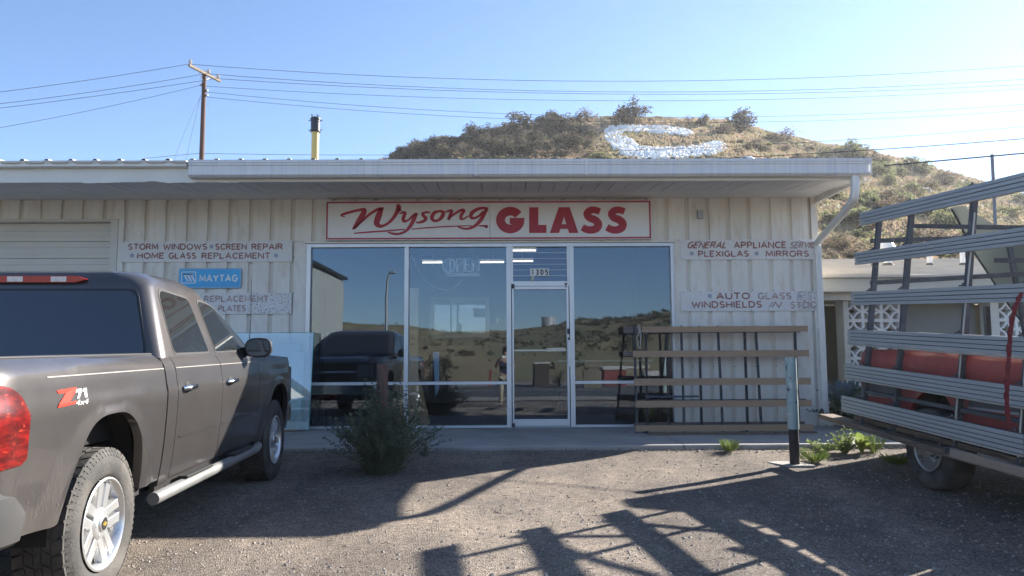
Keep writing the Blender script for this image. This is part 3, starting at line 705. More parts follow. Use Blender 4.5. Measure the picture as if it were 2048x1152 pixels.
    q.grid(rows); sb(q, 'downspout', M['gutter_w'], smooth=40)
    sb(MB().box(c_.x-.054, c_.x+.054, YB-.133, YB-.045, c_.z-.145, c_.z-.12).box(d_.x-.055, d_.x+.055, YB-.133, YB-.045, SLAB+.34, SLAB+.365), 'downspout_strap', M['gutter_w'], split=True)
    p = P(1493, 322, 10.6); q = MB().lathe([(0, .001), (0, .10), (.02, .115), (.05, .11), (.065, .09), (.07, .001)], 16, 'z', (p.x, p.y, rz(p.y)+.11)); q.tube([(p.x, p.y, rz(p.y)), (p.x, p.y, rz(p.y)+.09)], .06, 10); sb(q, 'roof_vent', M['gutter_w'], smooth=30)
eave()
def garage():
    g = sb(MB().box(XL, GX1-.08, YB+.12, YB+.15, SLAB, GZ1), 'garage_door', M['garage'])
    hh = (GZ1-SLAB-.1)/10; lines = [516, 611, 690, 770]
    z1 = GZ1-.03; i = 0
    while z1 > SLAB+.05:
        z0 = max(z1-.262, SLAB+.01); q = MB(); 
        pr = [(z0+.004, .0), (z0+.008, -.03), (z0+(z1-z0)*.3, -.03), (z0+(z1-z0)*.33, -.022), (z0+(z1-z0)*.62, -.022), (z0+(z1-z0)*.65, -.03), (z1-.008, -.03), (z1-.004, 0)]
        q.grid([[(x, YB+.12+y, z) for z, y in pr] for x in (XL+.02, GX1-.09)]); sb(q, 'door_section', M['garage'], g); z1 -= .262; i += 1
    q = MB().box(GX1-.085, GX1+.028, YB-.045, YB+.11, SLAB-.1, GZ1+.034).box(XL, GX1-.087, YB-.045, YB+.11, GZ1+.002, GZ1+.034)
    sb(q, 'garage_frame', M['garage'])
garage()
# storefront
fy0, fy1 = YB-.055, YB+.05
def storefront():
    fr = MB(); zb_ = SLAB; zt = WZ1
    xA0, xA1 = WX0+.0, X(621, 700)-.015           # left jamb
    m1 = (X(808.5, 620), X(817, 620)); m2 = (X(1013.5, 700), X(1023, 700)); m3 = (X(1140, 700), X(1149.5, 700)); jr = (X(1345.5, 700), WX1)
    glz1 = Z(493.5)
    glz0 = Z(851.5, 900); tr0, tr1 = Z(769.5, 900), Z(763.5, 900)
    fr.box(xA0, m2[0], fy0, fy1, zb_+.001, glz0); fr.box(m3[1], WX1, fy0, fy1, zb_+.001, glz0)
    fr.box(xA0, WX1, fy0, fy1, glz1, zt-.012)
    for a, b in ((xA0, X(618.5, 700)), m1, m2, m3, jr): fr.box(a, b, fy0-.006, fy1+.006, zb_+.001, glz1+.004)
    for a, b in ((X(618.5, 700), m1[0]), (m1[1], m2[0]), (m3[1], jr[0])): fr.box(a, b, fy0+.01, fy1-.01, tr0, tr1)
    frame = sb(fr, 'storefront_frame', M['alu'], bevel=.003)
    sb(MB().box(WX0-.03, WX1+.03, YB-.085, YB-.036, WZ1-.008, WZ1+.022), 'drip_cap', M['wall'], bevel=.004)
    # panes
    dx0, dx1 = m2[1], m3[0]; zd1 = Z(572.5, 1080); ztr = Z(562.5, 1080)
    rects = [(X(618.5, 700), m1[0], tr1, glz1), (X(618.5, 700), m1[0], glz0, tr0), (m1[1], m2[0], tr1, glz1), (m1[1], m2[0], glz0, tr0), (m3[1], jr[0], tr1, glz1), (m3[1], jr[0], glz0, tr0)]
    for a, b, c_, d_ in rects: sb(MB().box(a-.003, b+.003, YB, YB+.006, c_-.003, d_+.003), 'window_pane', M['glass'])
    # transom with louvre blades above the door
    t = sb(MB().box(dx0, dx1, fy0, fy1, zd1+.004, ztr).box(dx0, dx0+.03, fy0+.01, fy1, ztr, glz1).box(dx1-.03, dx1, fy0+.01, fy1, ztr, glz1), 'transom_frame', M['alu'])
    n = 6
    for i in range(n):
        a, b = lerp(ztr, glz1, i/n), lerp(ztr, glz1, (i+1)/n)
        q = MB(); q.add([(dx0+.031, YB-.006, a+.003), (dx1-.031, YB-.006, a+.003), (dx1-.031, YB-.003, b-.002), (dx0+.031, YB-.003, b-.002), (dx0+.031, YB-.001, a+.003), (dx1-.031, YB-.001, a+.003), (dx1-.031, YB+.002, b-.002), (dx0+.031, YB+.002, b-.002)],
                        [(0,1,2,3),(4,5,6,7),(0,1,5,4),(2,3,7,6)]); sb(q, 'louvre_pane', M['glass'], t)
        if i: sb(MB().box(dx0+.031, dx1-.031, YB-.012, YB-.008, a-.003, a+.003), 'louvre_bar', M['alu'], t)
    # door
    q = MB(); a, b, z0, z1 = dx0+.012, dx1-.012, SLAB+.022, zd1; gi0, gi1 = X(1028, 700), X(1134, 700); gzt, gzb = Z(579, 1080), Z(838.5, 1080)
    q.box(a, gi0, fy0-.01, fy1-.02, z0, z1); q.box(gi1, b, fy0-.01, fy1-.02, z0, z1); q.box(gi0, gi1, fy0-.008, fy1-.022, gzt, z1-.001); q.box(gi0, gi1, fy0-.008, fy1-.022, z0+.001, gzb)
    door = sb(q, 'door', M['alu'], bevel=.003)
    sb(MB().box(gi0-.003, gi1+.003, YB-.012, YB-.006, gzb-.003, gzt+.003), 'door_glass', M['glass'], door)
    zbr = Z(700.5, 1080); sb(MB().box(gi0, gi1-.01, YB-.002, YB+.03, zbr-.012, zbr+.012).box(X(1094, 700), X(1131, 700), YB+.03, YB+.06, zbr-.02, zbr+.035), 'push_bar', M['alu'], door)
    hx = X(1137.5, 700); sb(MB().beam((hx, fy0-.07, Z(682)), (hx, fy0-.07, Z(735)), .035, .02).beam((hx, fy0-.065, Z(684)), (hx, fy0-.005, Z(684)), .02, .02).beam((hx, fy0-.065, Z(733)), (hx, fy0-.005, Z(733)), .02, .02), 'door_handle', M['alu'], door, bevel=.004)
    lz = Z(663.5); sb(MB().box(hx-.022, hx+.022, fy0-.013, fy0-.01, Z(669), Z(658)), 'door_lock', M['steel'], door); sb(MB().tube([(hx, fy0-.010, Z(678)), (hx, fy0-.02, Z(678))], .018, 12), 'lock_cylinder', M['steel'], door)
    sb(MB().box(dx0+.002, dx0+.05, fy0-.03, fy0-.011, zd1-.035, zd1+.035).box(dx0+.002, dx0+.045, fy0-.03, fy0-.011, SLAB+.01, SLAB+.07), 'pivot_hinge', M['steel'], door)
    sb(MB().box(dx1-.06, dx1-.045, fy0-.02, fy0-.012, zd1-.02, zd1+.045).box(dx1-.075, dx1-.03, fy0-.02, fy0-.012, zd1+.03, zd1+.045), 'door_stop', M['steel'], door)
    sb(MB().box(dx0, dx1, fy0-.03, fy1, SLAB+.001, SLAB+.02), 'threshold', M['alu_dark'])
    return dx0, dx1, ztr, glz1
dx0, dx1, ztr, glz1 = storefront()
# number plate of the shop on the louvres
def plate():
    x0, x1, z0, z1 = X(1060.5, 544), X(1098, 544), Z(551.5, 1080), Z(536.5, 1080)
    r_ = thing('house_number', (x0, YB-.03, z0), 'small white plates with black digits 1305 on the louvred glass above the door', 'house number')
    n = 4; inv = Matrix.Translation(-Vector((x0, YB-.03, z0)))
    for i, ch in enumerate('1305'):
        a, b = lerp(x0, x1, i/n), lerp(x0, x1, (i+1)/n)
        o = MB().box(a+.001, b-.001, YB-.03, YB-.026, z0, z1).build('digit_plate', M['white'], r_); o.matrix_parent_inverse = inv
        q = MB(); brush_text(q, ch, a+(.010 if ch != '1' else .020), b-(.010 if ch != '1' else .022), z0+.012, z1-.012, lambda x, z: (x, YB-.0315, z), weight=.10)
        t = q.build('digit', M['black'], o, recalc=False)
    q = MB(); q.quad((X(1062, 555), YB-.031, Z(561)), (X(1067, 555), YB-.031, Z(561)), (X(1069, 555), YB-.029, Z(550.8)), (X(1064, 555), YB-.029, Z(550.8))); o = q.build('yellowed_tape', pbr('tape', (.6, .58, .4), .6), r_); o.matrix_parent_inverse = inv
plate()
# ------------------------------------------------------------------ room behind the glass
def room():
    x0, x1, y1, zc = WX0-1.2, WX1+.4, 18.0, WT-.05
    wx0, wx1, wz0, wz1 = P(868, 640, y1).x, P(971, 640, y1).x, P(900, 668, y1).z, P(900, 603, y1).z
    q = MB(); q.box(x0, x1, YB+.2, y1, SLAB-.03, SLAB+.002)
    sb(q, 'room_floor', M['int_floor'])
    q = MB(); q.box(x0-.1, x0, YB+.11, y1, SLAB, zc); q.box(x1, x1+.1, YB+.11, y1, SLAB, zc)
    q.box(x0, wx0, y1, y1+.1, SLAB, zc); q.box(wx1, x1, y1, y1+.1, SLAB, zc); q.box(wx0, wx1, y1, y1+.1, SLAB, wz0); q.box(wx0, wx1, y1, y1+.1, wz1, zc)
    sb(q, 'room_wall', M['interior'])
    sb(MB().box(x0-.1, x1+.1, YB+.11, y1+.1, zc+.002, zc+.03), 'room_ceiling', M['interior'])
    sb(MB().box(wx0-.09, wx0, y1-.03, y1, wz0-.09, wz1+.09).box(wx1, wx1+.09, y1-.03, y1, wz0-.09, wz1+.09).box(wx0, wx1, y1-.03, y1, wz1, wz1+.09).box(wx0, wx1, y1-.03, y1, wz0-.09, wz0).box(lerp(wx0, wx1, .33)-.02, lerp(wx0, wx1, .33)+.02, y1-.02, y1+.05, wz0, wz1), 'back_window_frame', M['white'])
    sb(MB().box(wx0, wx1, y1+.05, y1+.055, wz0, wz1), 'back_window_pane', glass('hazy_glass', (.75, .8, .85), .05, solid=(.5, .6, .7), sfac=.25))
    # lit fluorescent lamps
    lampm = emis('lit_tube', (1, .95, .82), 1.2)
    for i, (pa, pb, py, yy, lab) in enumerate([(845, 1008, 525, 14.5, 'lit fluorescent tube hanging behind the OPEN sign'), (1024, 1072, 501, 13.2, 'lit fluorescent fitting seen through the upper louvres'), (1024, 1066, 522.5, 15.2, 'lit fluorescent fitting seen through the middle louvres')]):
        a, b = P(pa, py, yy), P(pb, py, yy); r_ = thing('ceiling_lamp', (a.x, a.y, a.z), lab, 'ceiling lamp', 'fluorescent lamps inside the shop'); inv = Matrix.Translation(-r_.location)
        o = MB().box(a.x-.02, b.x+.02, yy-.04, yy+.04, a.z+.04, a.z+.06).tube([(a.x+.2, yy, a.z+.05), (a.x+.2, yy, zc)], .006, 5).tube([(b.x-.2, yy, a.z+.05), (b.x-.2, yy, zc)], .006, 5).build('housing', M['soffit'], r_); o.matrix_parent_inverse = inv
        o = MB().tube([(a.x, yy, a.z), (b.x, yy, a.z)], .0115, 8).build('tube', lampm, r_); o.matrix_parent_inverse = inv
    # things leaning and standing inside
    M['board'] = pbr('pine_board', (.72, .56, .36), .7, var=.12, vs=2, stretch=(6, 6, .6))
    M['ply'] = pbr('plywood', (.62, .42, .2), .75, var=.2, vs=3, col2=(.45, .3, .15), s2=4)
    a, b = P(820, 576, 11.85), P(837, 576, 11.85)
    q = MB(); q.box(a.x, b.x, 11.83, 11.87, SLAB+.005, a.z); tag(q.build('pine_plank', M['board']), 'tall pale pine plank standing upright inside behind the window mullion', 'plank')
    pl = P(838, 835, 12.55); q = MB()
    f = lambda p: (p[0], 11.95+(p[1]-SLAB)*.12, p[1]); g = lambda p: (p[0], 11.965+(p[1]-SLAB)*.12, p[1])
    q.prism([(P(800, 850, 12.5).x, SLAB+.01), (P(868, 840, 12.5).x, SLAB+.01), (P(842, 735, 12.5).x, P(842, 738, 12.5).z), (P(812, 735, 12.5).x, P(812, 738, 12.5).z)], f, g)
    tag(q.build('plywood_offcut', M['ply']), 'brown plywood offcut leaning inside at the foot of the pine plank', 'plywood')
    q = MB(); q.prism([(P(871, 790, 12.2).x, P(871, 792, 12.2).z), (P(878, 790, 12.2).x, P(878, 778, 12.2).z), (P(878, 705, 12.2).x, P(878, 704, 12.2).z), (P(866, 705, 12.2).x, P(866, 704, 12.2).z)], lambda p: (p[0], 12.2, p[1]), lambda p: (p[0], 12.215, p[1]))
    tag(q.build('blue_strip', pbr('sky_reflection_blue', (.45, .70, .93), .3)), 'narrow pane coloured light blue for a sky reflection, standing behind the second window', 'glass strip')  # light blue colour stands in for the sky mirrored in the strip
    # dark table and red stool in the first window
    t = thing('round_stool', (P(645, 830, 12.5).x, 12.5, SLAB), 'low stool with a dull red seat behind the first lower pane', 'stool')
    MB().lathe([(.40, .001), (.40, .2), (.42, .22), (.46, .22), (.48, .2), (.485, .001)], 24, 'z').build('seat', pbr('red_vinyl', (.14, .03, .028), .4), t, smooth=35)
    for k in range(4):
        a = k*math.pi/2+.6; MB().tube([(math.cos(a)*.12, math.sin(a)*.12, .40), (math.cos(a)*.19, math.sin(a)*.19, 0)], .012, 6).build('leg', M['steel'], t)
    c_ = thing('counter', (P(1230, 800, 15.5).x, 15.5, SLAB), 'dark sales counter deep inside behind the right window', 'counter')
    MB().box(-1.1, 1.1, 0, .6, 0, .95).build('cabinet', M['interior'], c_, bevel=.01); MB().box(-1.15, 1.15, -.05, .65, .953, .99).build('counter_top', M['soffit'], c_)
    # open sign of bent tube
    a, b = P(884, 553, 11.85), P(960, 516, 11.85); W_, H_ = b.x-a.x, b.z-a.z
    r_ = thing('open_sign', (a.x, 11.85, a.z), 'unlit OPEN neon tube sign hanging inside the second window', 'neon sign')
    MB().box(0, W_, .03, .035, H_*.02, H_).build('backing', pbr('smoked_acrylic', (.015, .018, .03), .3), r_)
    tm = pbr('white_tube', (.9, .93, .96), .3); q = MB(); T = lambda pts: q.tube([(x*W_, 0, z*H_) for x, z in pts], .010, 6)
    ell = [(.02+.16+.16*math.cos(t), .60+.36*math.sin(t)) for t in [i/20*6.28 for i in range(21)]]; T(ell); T([(.10+.12+.11*math.cos(t), .60+.34*math.sin(t)) for t in [i/14*3.14-1.57 for i in range(15)]]); T([(.22, .25), (.22, .95)])
    T([(.38, .24), (.38, .95), (.5, .95), (.54, .8), (.5, .62), (.42, .60), (.42, .24)]); T([(.74, .95), (.58, .95), (.58, .26), (.75, .26)]); T([(.62, .95), (.62, .3)]); T([(.58, .62), (.72, .62)])
    T([(.78, .26), (.78, .95), (.93, .3), (.97, .3), (.97, .95)]); T([(.82, .26), (.82, .72)]); T([(.05, .42), (.14, .17), (.3, .13), (.97, .13)]); T([(.12, .12), (.2, .03), (.97, .03), (.98, .1)])
    q.build('neon_tube', tm, r_, smooth=60)
    MB().tube([(.08*W_+.1, .03, H_), (.08*W_+.1, .03, zc-a.z)], .003, 4).tube([(.8*W_, .03, H_), (.8*W_, .03, zc-a.z)], .003, 4).build('hanging_chain', M['alu_dark'], r_)
    pts = [P(818, 500, 11.9), P(850, 560, 11.9), P(895, 580, 11.9), P(925, 560, 11.9)]; pts = catmull([tuple(p) for p in pts], 6)
    o = MB().tube([(p[0]-a.x, .05, p[2]-a.z) for p in pts], .004, 5).build('power_cord', tm, r_)
    p = P(996, 642, 17.9); tag(MB().box(p.x-.04, p.x+.04, 17.96, 17.995, p.z-.09, p.z+.09).build('wall_switch', M['white']), 'white switch plate on the back wall right of the inner window', 'switch')
    # stickers on the right pane
    for px, py, h_, lab in ((1341.5, 519, 8, 'upper small white latch tab at the edge of the right pane'), (1342.5, 583, 8, 'lower small white latch tab at the edge of the right pane')):
        p = P(px, py, YB-.006); tag(MB().box(p.x-.012, p.x+.012, YB-.012, YB-.002, p.z-.028, p.z+.028).build('window_tab', M['white']), lab, 'window tab', 'tabs on the right pane')
room()

# ------------------------------------------------------------------ signs on the wall
def main_sign():
    Ys = YB-.16; x0, x1, z0, z1 = X(651, 440, Ys), X(1303, 440, Ys), P(1000, 479.5, Ys).z, P(1000, 401, Ys).z
    r_ = thing('shop_sign', ((x0+x1)/2, Ys, z0), 'long white shop sign reading Wysong GLASS in red above the storefront', 'sign')
    inv = Matrix.Translation(-r_.location)
    def b_(mb, n, m, **k): o = mb.build(n, m, r_, **k); o.matrix_parent_inverse = inv; return o
    sm = pbr('sign_white', (.80, .80, .785), .45, var=.04, vs=1); red = pbr('sign_red', (.40, .02, .045), .45, var=.05)
    mid = X(980, 440, Ys)
    b_(MB().box(x0, mid-.002, Ys, Ys+.12, z0, z1), 'sign_panel', sm, bevel=.004); b_(MB().box(mid+.002, x1, Ys, Ys+.12, z0, z1), 'sign_panel', sm, bevel=.004)
    f3 = lambda x, z: (x, Ys-.004, z)
    t = .024; q = MB(); i0, i1, k0, k1 = x0+.012, x1-.012, z0+.012, z1-.012
    for a, b, c_, d_ in ((i0, i1, k0, k0+t), (i0, i1, k1-t, k1), (i0, i0+t, k0+t, k1-t), (i1-t, i1, k0+t, k1-t)): q.quad(f3(a, c_), f3(b, c_), f3(b, d_), f3(a, d_))
    b_(q, 'border_line', red, recalc=False)
    # coordinates below in sign zoom pixels (3.0118 per photo pixel, origin 640,390)
    def g(zx, zy): p = P(640+zx/3.0118, 390+zy/3.0118, Ys-.004); return p.x, p.z
    k = 1/3.0118*Ys/F
    def st(mb, pts, n=8, smooth=True): stroke(mb, [(*g(a, b), c_*k) for a, b, c_ in pts], f3, n, smooth)
    q = MB()
    st(q, [(150, 132, 3), (128, 122, 6), (150, 112, 8), (200, 98, 8), (250, 88, 9), (268, 92, 13), (258, 118, 17), (232, 160, 16), (212, 190, 12), (196, 205, 4)])          # W first stroke
    st(q, [(200, 206, 3), (250, 160, 7), (300, 115, 8), (345, 88, 9), (372, 82, 9), (384, 80, 5)])
    st(q, [(372, 82, 10), (358, 115, 18), (345, 150, 19), (342, 172, 17), (355, 185, 13), (375, 187, 9), (410, 170, 8), (440, 140, 10), (462, 105, 12), (472, 80, 16), (468, 68, 16), (458, 66, 7)])
    st(q, [(468, 84, 10), (492, 96, 3)])
    st(q, [(478, 112, 3), (500, 106, 8), (512, 110, 10), (502, 140, 11), (506, 158, 9), (530, 152, 6), (560, 125, 7), (580, 110, 6)])                                                  # y
    st(q, [(584, 108, 8), (566, 145, 12), (545, 185, 11), (515, 218, 8), (475, 234, 7), (440, 233, 7), (408, 224, 4)])
    st(q, [(664, 106, 5), (640, 104, 7), (618, 112, 8), (626, 128, 10), (638, 142, 10), (622, 158, 9), (592, 166, 6), (578, 162, 4)])                                                                       # s
    st(q, [(712, 98, 8), (688, 108, 11), (674, 135, 12), (684, 153, 9), (708, 154, 8), (730, 138, 11), (742, 114, 12), (736, 100, 9), (712, 97, 7)])                                                                                 # o
    st(q, [(748, 104, 3), (775, 96, 7), (792, 96, 10), (785, 120, 10), (772, 150, 9)]); st(q, [(774, 146, 4), (800, 122, 6), (835, 98, 8), (858, 90, 9), (866, 96, 10), (852, 120, 10), (848, 140, 9), (862, 145, 6), (895, 126, 4)])       # n
    st(q, [(1012, 80, 5), (985, 78, 8), (950, 85, 10), (918, 105, 12), (908, 128, 11), (922, 140, 8), (955, 128, 7), (985, 98, 8)]); st(q, [(1006, 80, 10), (988, 115, 12), (965, 155, 12), (930, 188, 9), (890, 203, 7), (855, 200, 6), (830, 190, 4)])        # g
    st(q, [(204, 231, 4), (300, 223, 5), (400, 216, 5), (510, 207, 4)], 3); st(q, [(550, 206, 3), (650, 197, 4), (760, 190, 4), (915, 185, 3)], 3); st(q, [(955, 185, 3), (985, 186, 6), (1008, 190, 8), (995, 194, 6)], 4)
    b_(q, 'script_lettering', red, recalc=False)
    q = MB()
    # G: heavy ring and bar
    def ring(cx, cy, rx, ry, a0, a1, w_, n=22):
        st(q, [(cx+(rx-w_)*math.cos(R(lerp(a0, a1, i/n))), cy-(ry-w_)*math.sin(R(lerp(a0, a1, i/n))), w_) for i in range(n+1)], 1, False)
    ring(1146, 151, 86, 81, 35, 345, 27)
    fk = [0]
    def fillpoly(pts):
        fk[0] += 1; q.add([(g(a, b)[0], Ys-.004-.0006*fk[0], g(a, b)[1]) for a, b in pts], [tuple(range(len(pts)))])
    fillpoly([(1143, 138), (1232, 138), (1228, 176), (1143, 176)])
    fillpoly([(1260, 74), (1315, 74), (1315, 180), (1260, 180)]); fillpoly([(1260, 180), (1364, 180), (1364, 229), (1260, 229)])
    fillpoly([(1384, 229), (1438, 74), (1470, 74), (1470, 130), (1440, 229)]); fillpoly([(1504, 74), (1556, 229), (1500, 229), (1470, 130), (1470, 74)]); fillpoly([(1452, 176), (1488, 176), (1498, 204), (1444, 204)])
    for dx in (0, 148):
        st(q, [(1686+dx, 100, 20), (1660+dx, 91, 21), (1630+dx, 92, 22), (1608+dx, 112, 22), (1622+dx, 136, 23), (1655+dx, 150, 24), (1676+dx, 172, 24), (1668+dx, 198, 24), (1640+dx, 210, 23), (1608+dx, 208, 22), (1580+dx, 194, 21)], 6)
    b_(q, 'block_lettering', red, recalc=False)
    q = MB()
    for px, py in ((650.5, 410), (650.5, 470), (1305, 463), (728, 412), (880, 411)): p = P(px, py, Ys-.004); q.tube([(p.x, Ys-.003, p.z), (p.x, Ys+.004, p.z)], .01, 8)
    b_(q, 'mounting_screw', M['alu'])
main_sign()
def peel_mat(name, amt, under=(.20, .18, .17)):
    return pbr(name, (.76, .755, .74), .7, var=.06, vs=2, col2=under, s2=42, thr=amt, soft=.02, detail=8, world=True, stretch=(1, 1, 1.4))
M['letter_red'] = pbr('faded_red', (.34, .165, .145), .8, var=.25, vs=9, col2=(.42, .33, .31), s2=12, thr=.6, world=True)
M['letter_faint'] = pbr('faint_red', (.42, .30, .28), .8, var=.2, vs=9, col2=(.55, .5, .49), s2=14, thr=.55, world=True)
M['dot'] = pbr('faded_blue_dot', (.36, .42, .50), .8)
def wall_sign(name, pb, label, lines, mat, extras=(), Ys=YB-.055):
    x0, x1 = P(pb[0], (pb[1]+pb[3])/2, Ys).x, P(pb[2], (pb[1]+pb[3])/2, Ys).x; z0, z1 = P((pb[0]+pb[2])/2, pb[3], Ys).z, P((pb[0]+pb[2])/2, pb[1], Ys).z
    if pb[2] > 1600: x1 = min(x1, XR+.004+.004)
    r_ = thing(name, (x0, Ys, z0), label, 'sign'); inv = Matrix.Translation(-r_.location)
    def b_(mb, n, m, **k): o = mb.build(n, m, r_, **k); o.matrix_parent_inverse = inv; return o
    if isinstance(mat, tuple):
        xs = P(mat[2], 500, Ys).x; b_(MB().box(x0, xs, Ys, Ys+.018, z0, z1), 'sign_board', mat[0]); b_(MB().box(xs, x1, Ys, Ys+.018, z0, z1), 'sign_board', mat[1])
    else: b_(MB().box(x0, x1, Ys, Ys+.018, z0, z1), 'sign_board', mat, bevel=.003)
    for m, items in lines:
        q = MB()
        for it in items:
            if it[0] == 'dot':
                p = P(it[1], it[2], Ys-.003); rr = it[3]*Ys/F; q.add([(p.x+rr*math.cos(a), Ys-.003, p.z+rr*math.sin(a)) for a in [i*6.2832/16 for i in range(16)]], [tuple(range(16))])
            else:
                txt, a, b, c_, d_ = it[:5]; cy = (c_+d_)/2
                brush_text(q, txt, P(a, cy, Ys).x, P(b, cy, Ys).x, P((a+b)/2, d_, Ys).z, P((a+b)/2, c_, Ys).z, lambda x, z: (x, Ys-.003, z), weight=.10, shear=it[6] if len(it) > 6 else 0)
        b_(q, 'painted_lettering' if items[0][0] != 'dot' else 'painted_dot', m, recalc=False)
    q = MB(); nx = 9
    for i in range(nx):
        x = lerp(x0+.04, x1-.04, i/(nx-1))
        for z in (z0+.02, z1-.02): q.tube([(x, Ys-.004, z), (x, Ys+.002, z)], .006, 5)
    tag(b_(q, 'nail_head', M['steel']), kind='stuff')
    return r_
wall_sign('storm_window_sign', (241, 482, 584, 524), 'white painted board reading STORM WINDOWS SCREEN REPAIR HOME GLASS REPLACEMENT', [
    (M['letter_red'], [('STORM', 256, 317, 487, 500), ('WINDOWS', 326, 415, 487, 500), ('SCREEN', 430, 494, 487, 500), ('REPAIR', 503, 566, 487, 500),
                       ('HOME', 274, 329, 505, 518), ('GLASS', 337, 393, 505, 518), ('REPLACEMENT', 403, 541, 505, 518)]),
    (M['dot'], [('dot', 423, 493, 4.3), ('dot', 264, 511, 4.3), ('dot', 552, 511, 4.3)])], peel_mat('board_paint_a', .78))
wall_sign('replacement_sign', (372, 586, 583, 628), 'peeling board left of the storefront with worn words PLACEMENT and ATES', [
    (M['letter_faint'], [('REPLACEMENT', 408, 538, 591, 604), ('PLATES', 436, 492, 610, 623)])], (peel_mat('board_paint_b', .66), peel_mat('board_paint_c', .575), 500))
wall_sign('appliance_sign', (1361, 479, 1657, 519), 'painted board reading GENERAL APPLIANCE SERVICE, PLEXIGLAS and MIRRORS', [
    (M['letter_red'], [('GENERAL', 1375, 1455, 483, 497, .02, .35), ('APPLIANCE', 1467, 1573, 483, 497), ('PLEXIGLAS', 1396, 1498, 501, 514), ('MIRRORS', 1531, 1618, 501, 514)]),
    (M['letter_faint'], [('SERVICE', 1580, 1640, 483, 497, .015, .35)]), (M['dot'], [('dot', 1383.5, 507, 4.2), ('dot', 1513, 507, 4.2)])], (peel_mat('board_paint_d', .68), peel_mat('board_paint_e', .60), 1636))
wall_sign('auto_glass_sign', (1362, 582, 1660, 622), 'weathered peeling board reading AUTO GLASS WINDSHIELDS IN STOCK', [
    (M['letter_red'], [('AUTO', 1432, 1500, 585, 599, .02), ('WINDSHIELDS', 1383, 1524, 602, 616)]),
    (M['letter_faint'], [('GLASS', 1515, 1583, 585, 599), ('STOCK', 1580, 1644, 603, 617), ('IN', 1540, 1562, 603, 616, .015, .5)]), (M['dot'], [('dot', 1419.5, 592, 4.5), ('dot', 1600, 592, 4.2)])], (peel_mat('board_paint_f', .66), peel_mat('board_paint_g', .555), 1590))
def blue_sign():
    Ys = YB-.07; pb = (357, 537, 482, 576); x0, x1, z0, z1 = P(357, 556, Ys).x, P(482, 556, Ys).x, P(420, 576.5, Ys).z, P(420, 536.5, Ys).z
    r_ = thing('blue_appliance_sign', (x0, Ys, z0), 'small glossy blue tin sign with white lettering MAYTAG', 'sign'); inv = Matrix.Translation(-r_.location)
    def b_(mb, n, m, **k): o = mb.build(n, m, r_, **k); o.matrix_parent_inverse = inv; return o
    bl = pbr('enamel_blue', (.02, .40, .80), .35, var=.08, vs=5, col2=(.06, .46, .82), s2=14, thr=.6); wh = pbr('enamel_white', (.68, .80, .85), .4); pl_ = pbr('enamel_rim', (.22, .45, .66), .4)
    rp = rounded([(x0, z0), (x1, z0), (x1, z1), (x0, z1)], .035); b_(MB().prism(rp, lambda p: (p[0], Ys, p[1]), lambda p: (p[0], Ys+.02, p[1])), 'sign_plate', pl_)
    rp = rounded([(x0+.02, z0+.02), (x1-.02, z0+.02), (x1-.02, z1-.02), (x0+.02, z1-.02)], .03); b_(MB().prism(rp, lambda p: (p[0], Ys-.003, p[1]), lambda p: (p[0], Ys+.001, p[1])), 'sign_field', bl)
    f3 = lambda x, z: (x, Ys-.006, z); g = lambda px, py: (lambda p: (p.x, p.z))(P(px, py, Ys-.006))
    q = MB(); (ax, az), (bx, bz) = g(362, 567), g(393, 543); o_ = rounded([(ax, az), (bx, az), (bx, bz), (ax, bz)], .025); i_ = [((p[0]-(ax+bx)/2)*.88+(ax+bx)/2, (p[1]-(az+bz)/2)*.86+(az+bz)/2) for p in o_]; n = len(o_)
    q.add([f3(*p) for p in o_]+[f3(*p) for p in i_], [(i, (i+1) % n, n+(i+1) % n, n+i) for i in range(n)])
    for k in range(3):
        xo = k*6.6; q.add([f3(*g(a+xo, b)) for a, b in ((366, 548), (371, 548), (377.5, 563), (374, 563))], [(0, 1, 2, 3)])
    q.add([f3(*g(a, b)) for a, b in ((366, 548), (388, 548), (388, 550), (366, 550))], [(0, 1, 2, 3)])
    a = g(398, 564); b = g(476, 549); brush_text(q, 'MAYTAG', a[0], b[0], a[1], b[1], f3, weight=.10); b_(q, 'lettering', wh, recalc=False)
    q = MB(); a = g(396, 571.5); b = g(474, 567.5); put_text(q, 'THE DEPENDABILITY PEOPLE', a[0], b[0], a[1], b[1], f3, bold=.0, space=1.1); b_(q, 'small_lettering', pbr('enamel_pale', (.15, .42, .68), .4), recalc=False)
blue_sign()
p = P(1400, 429, YB-.06); q = MB().box(p.x-.045, p.x+.045, YB-.10, YB-.034, p.z-.065, p.z+.065); eb = q.build('electrical_box', M['alu_dark'], bevel=.006); tag(eb, 'small grey outlet box on the siding right of the shop sign', 'electrical box')

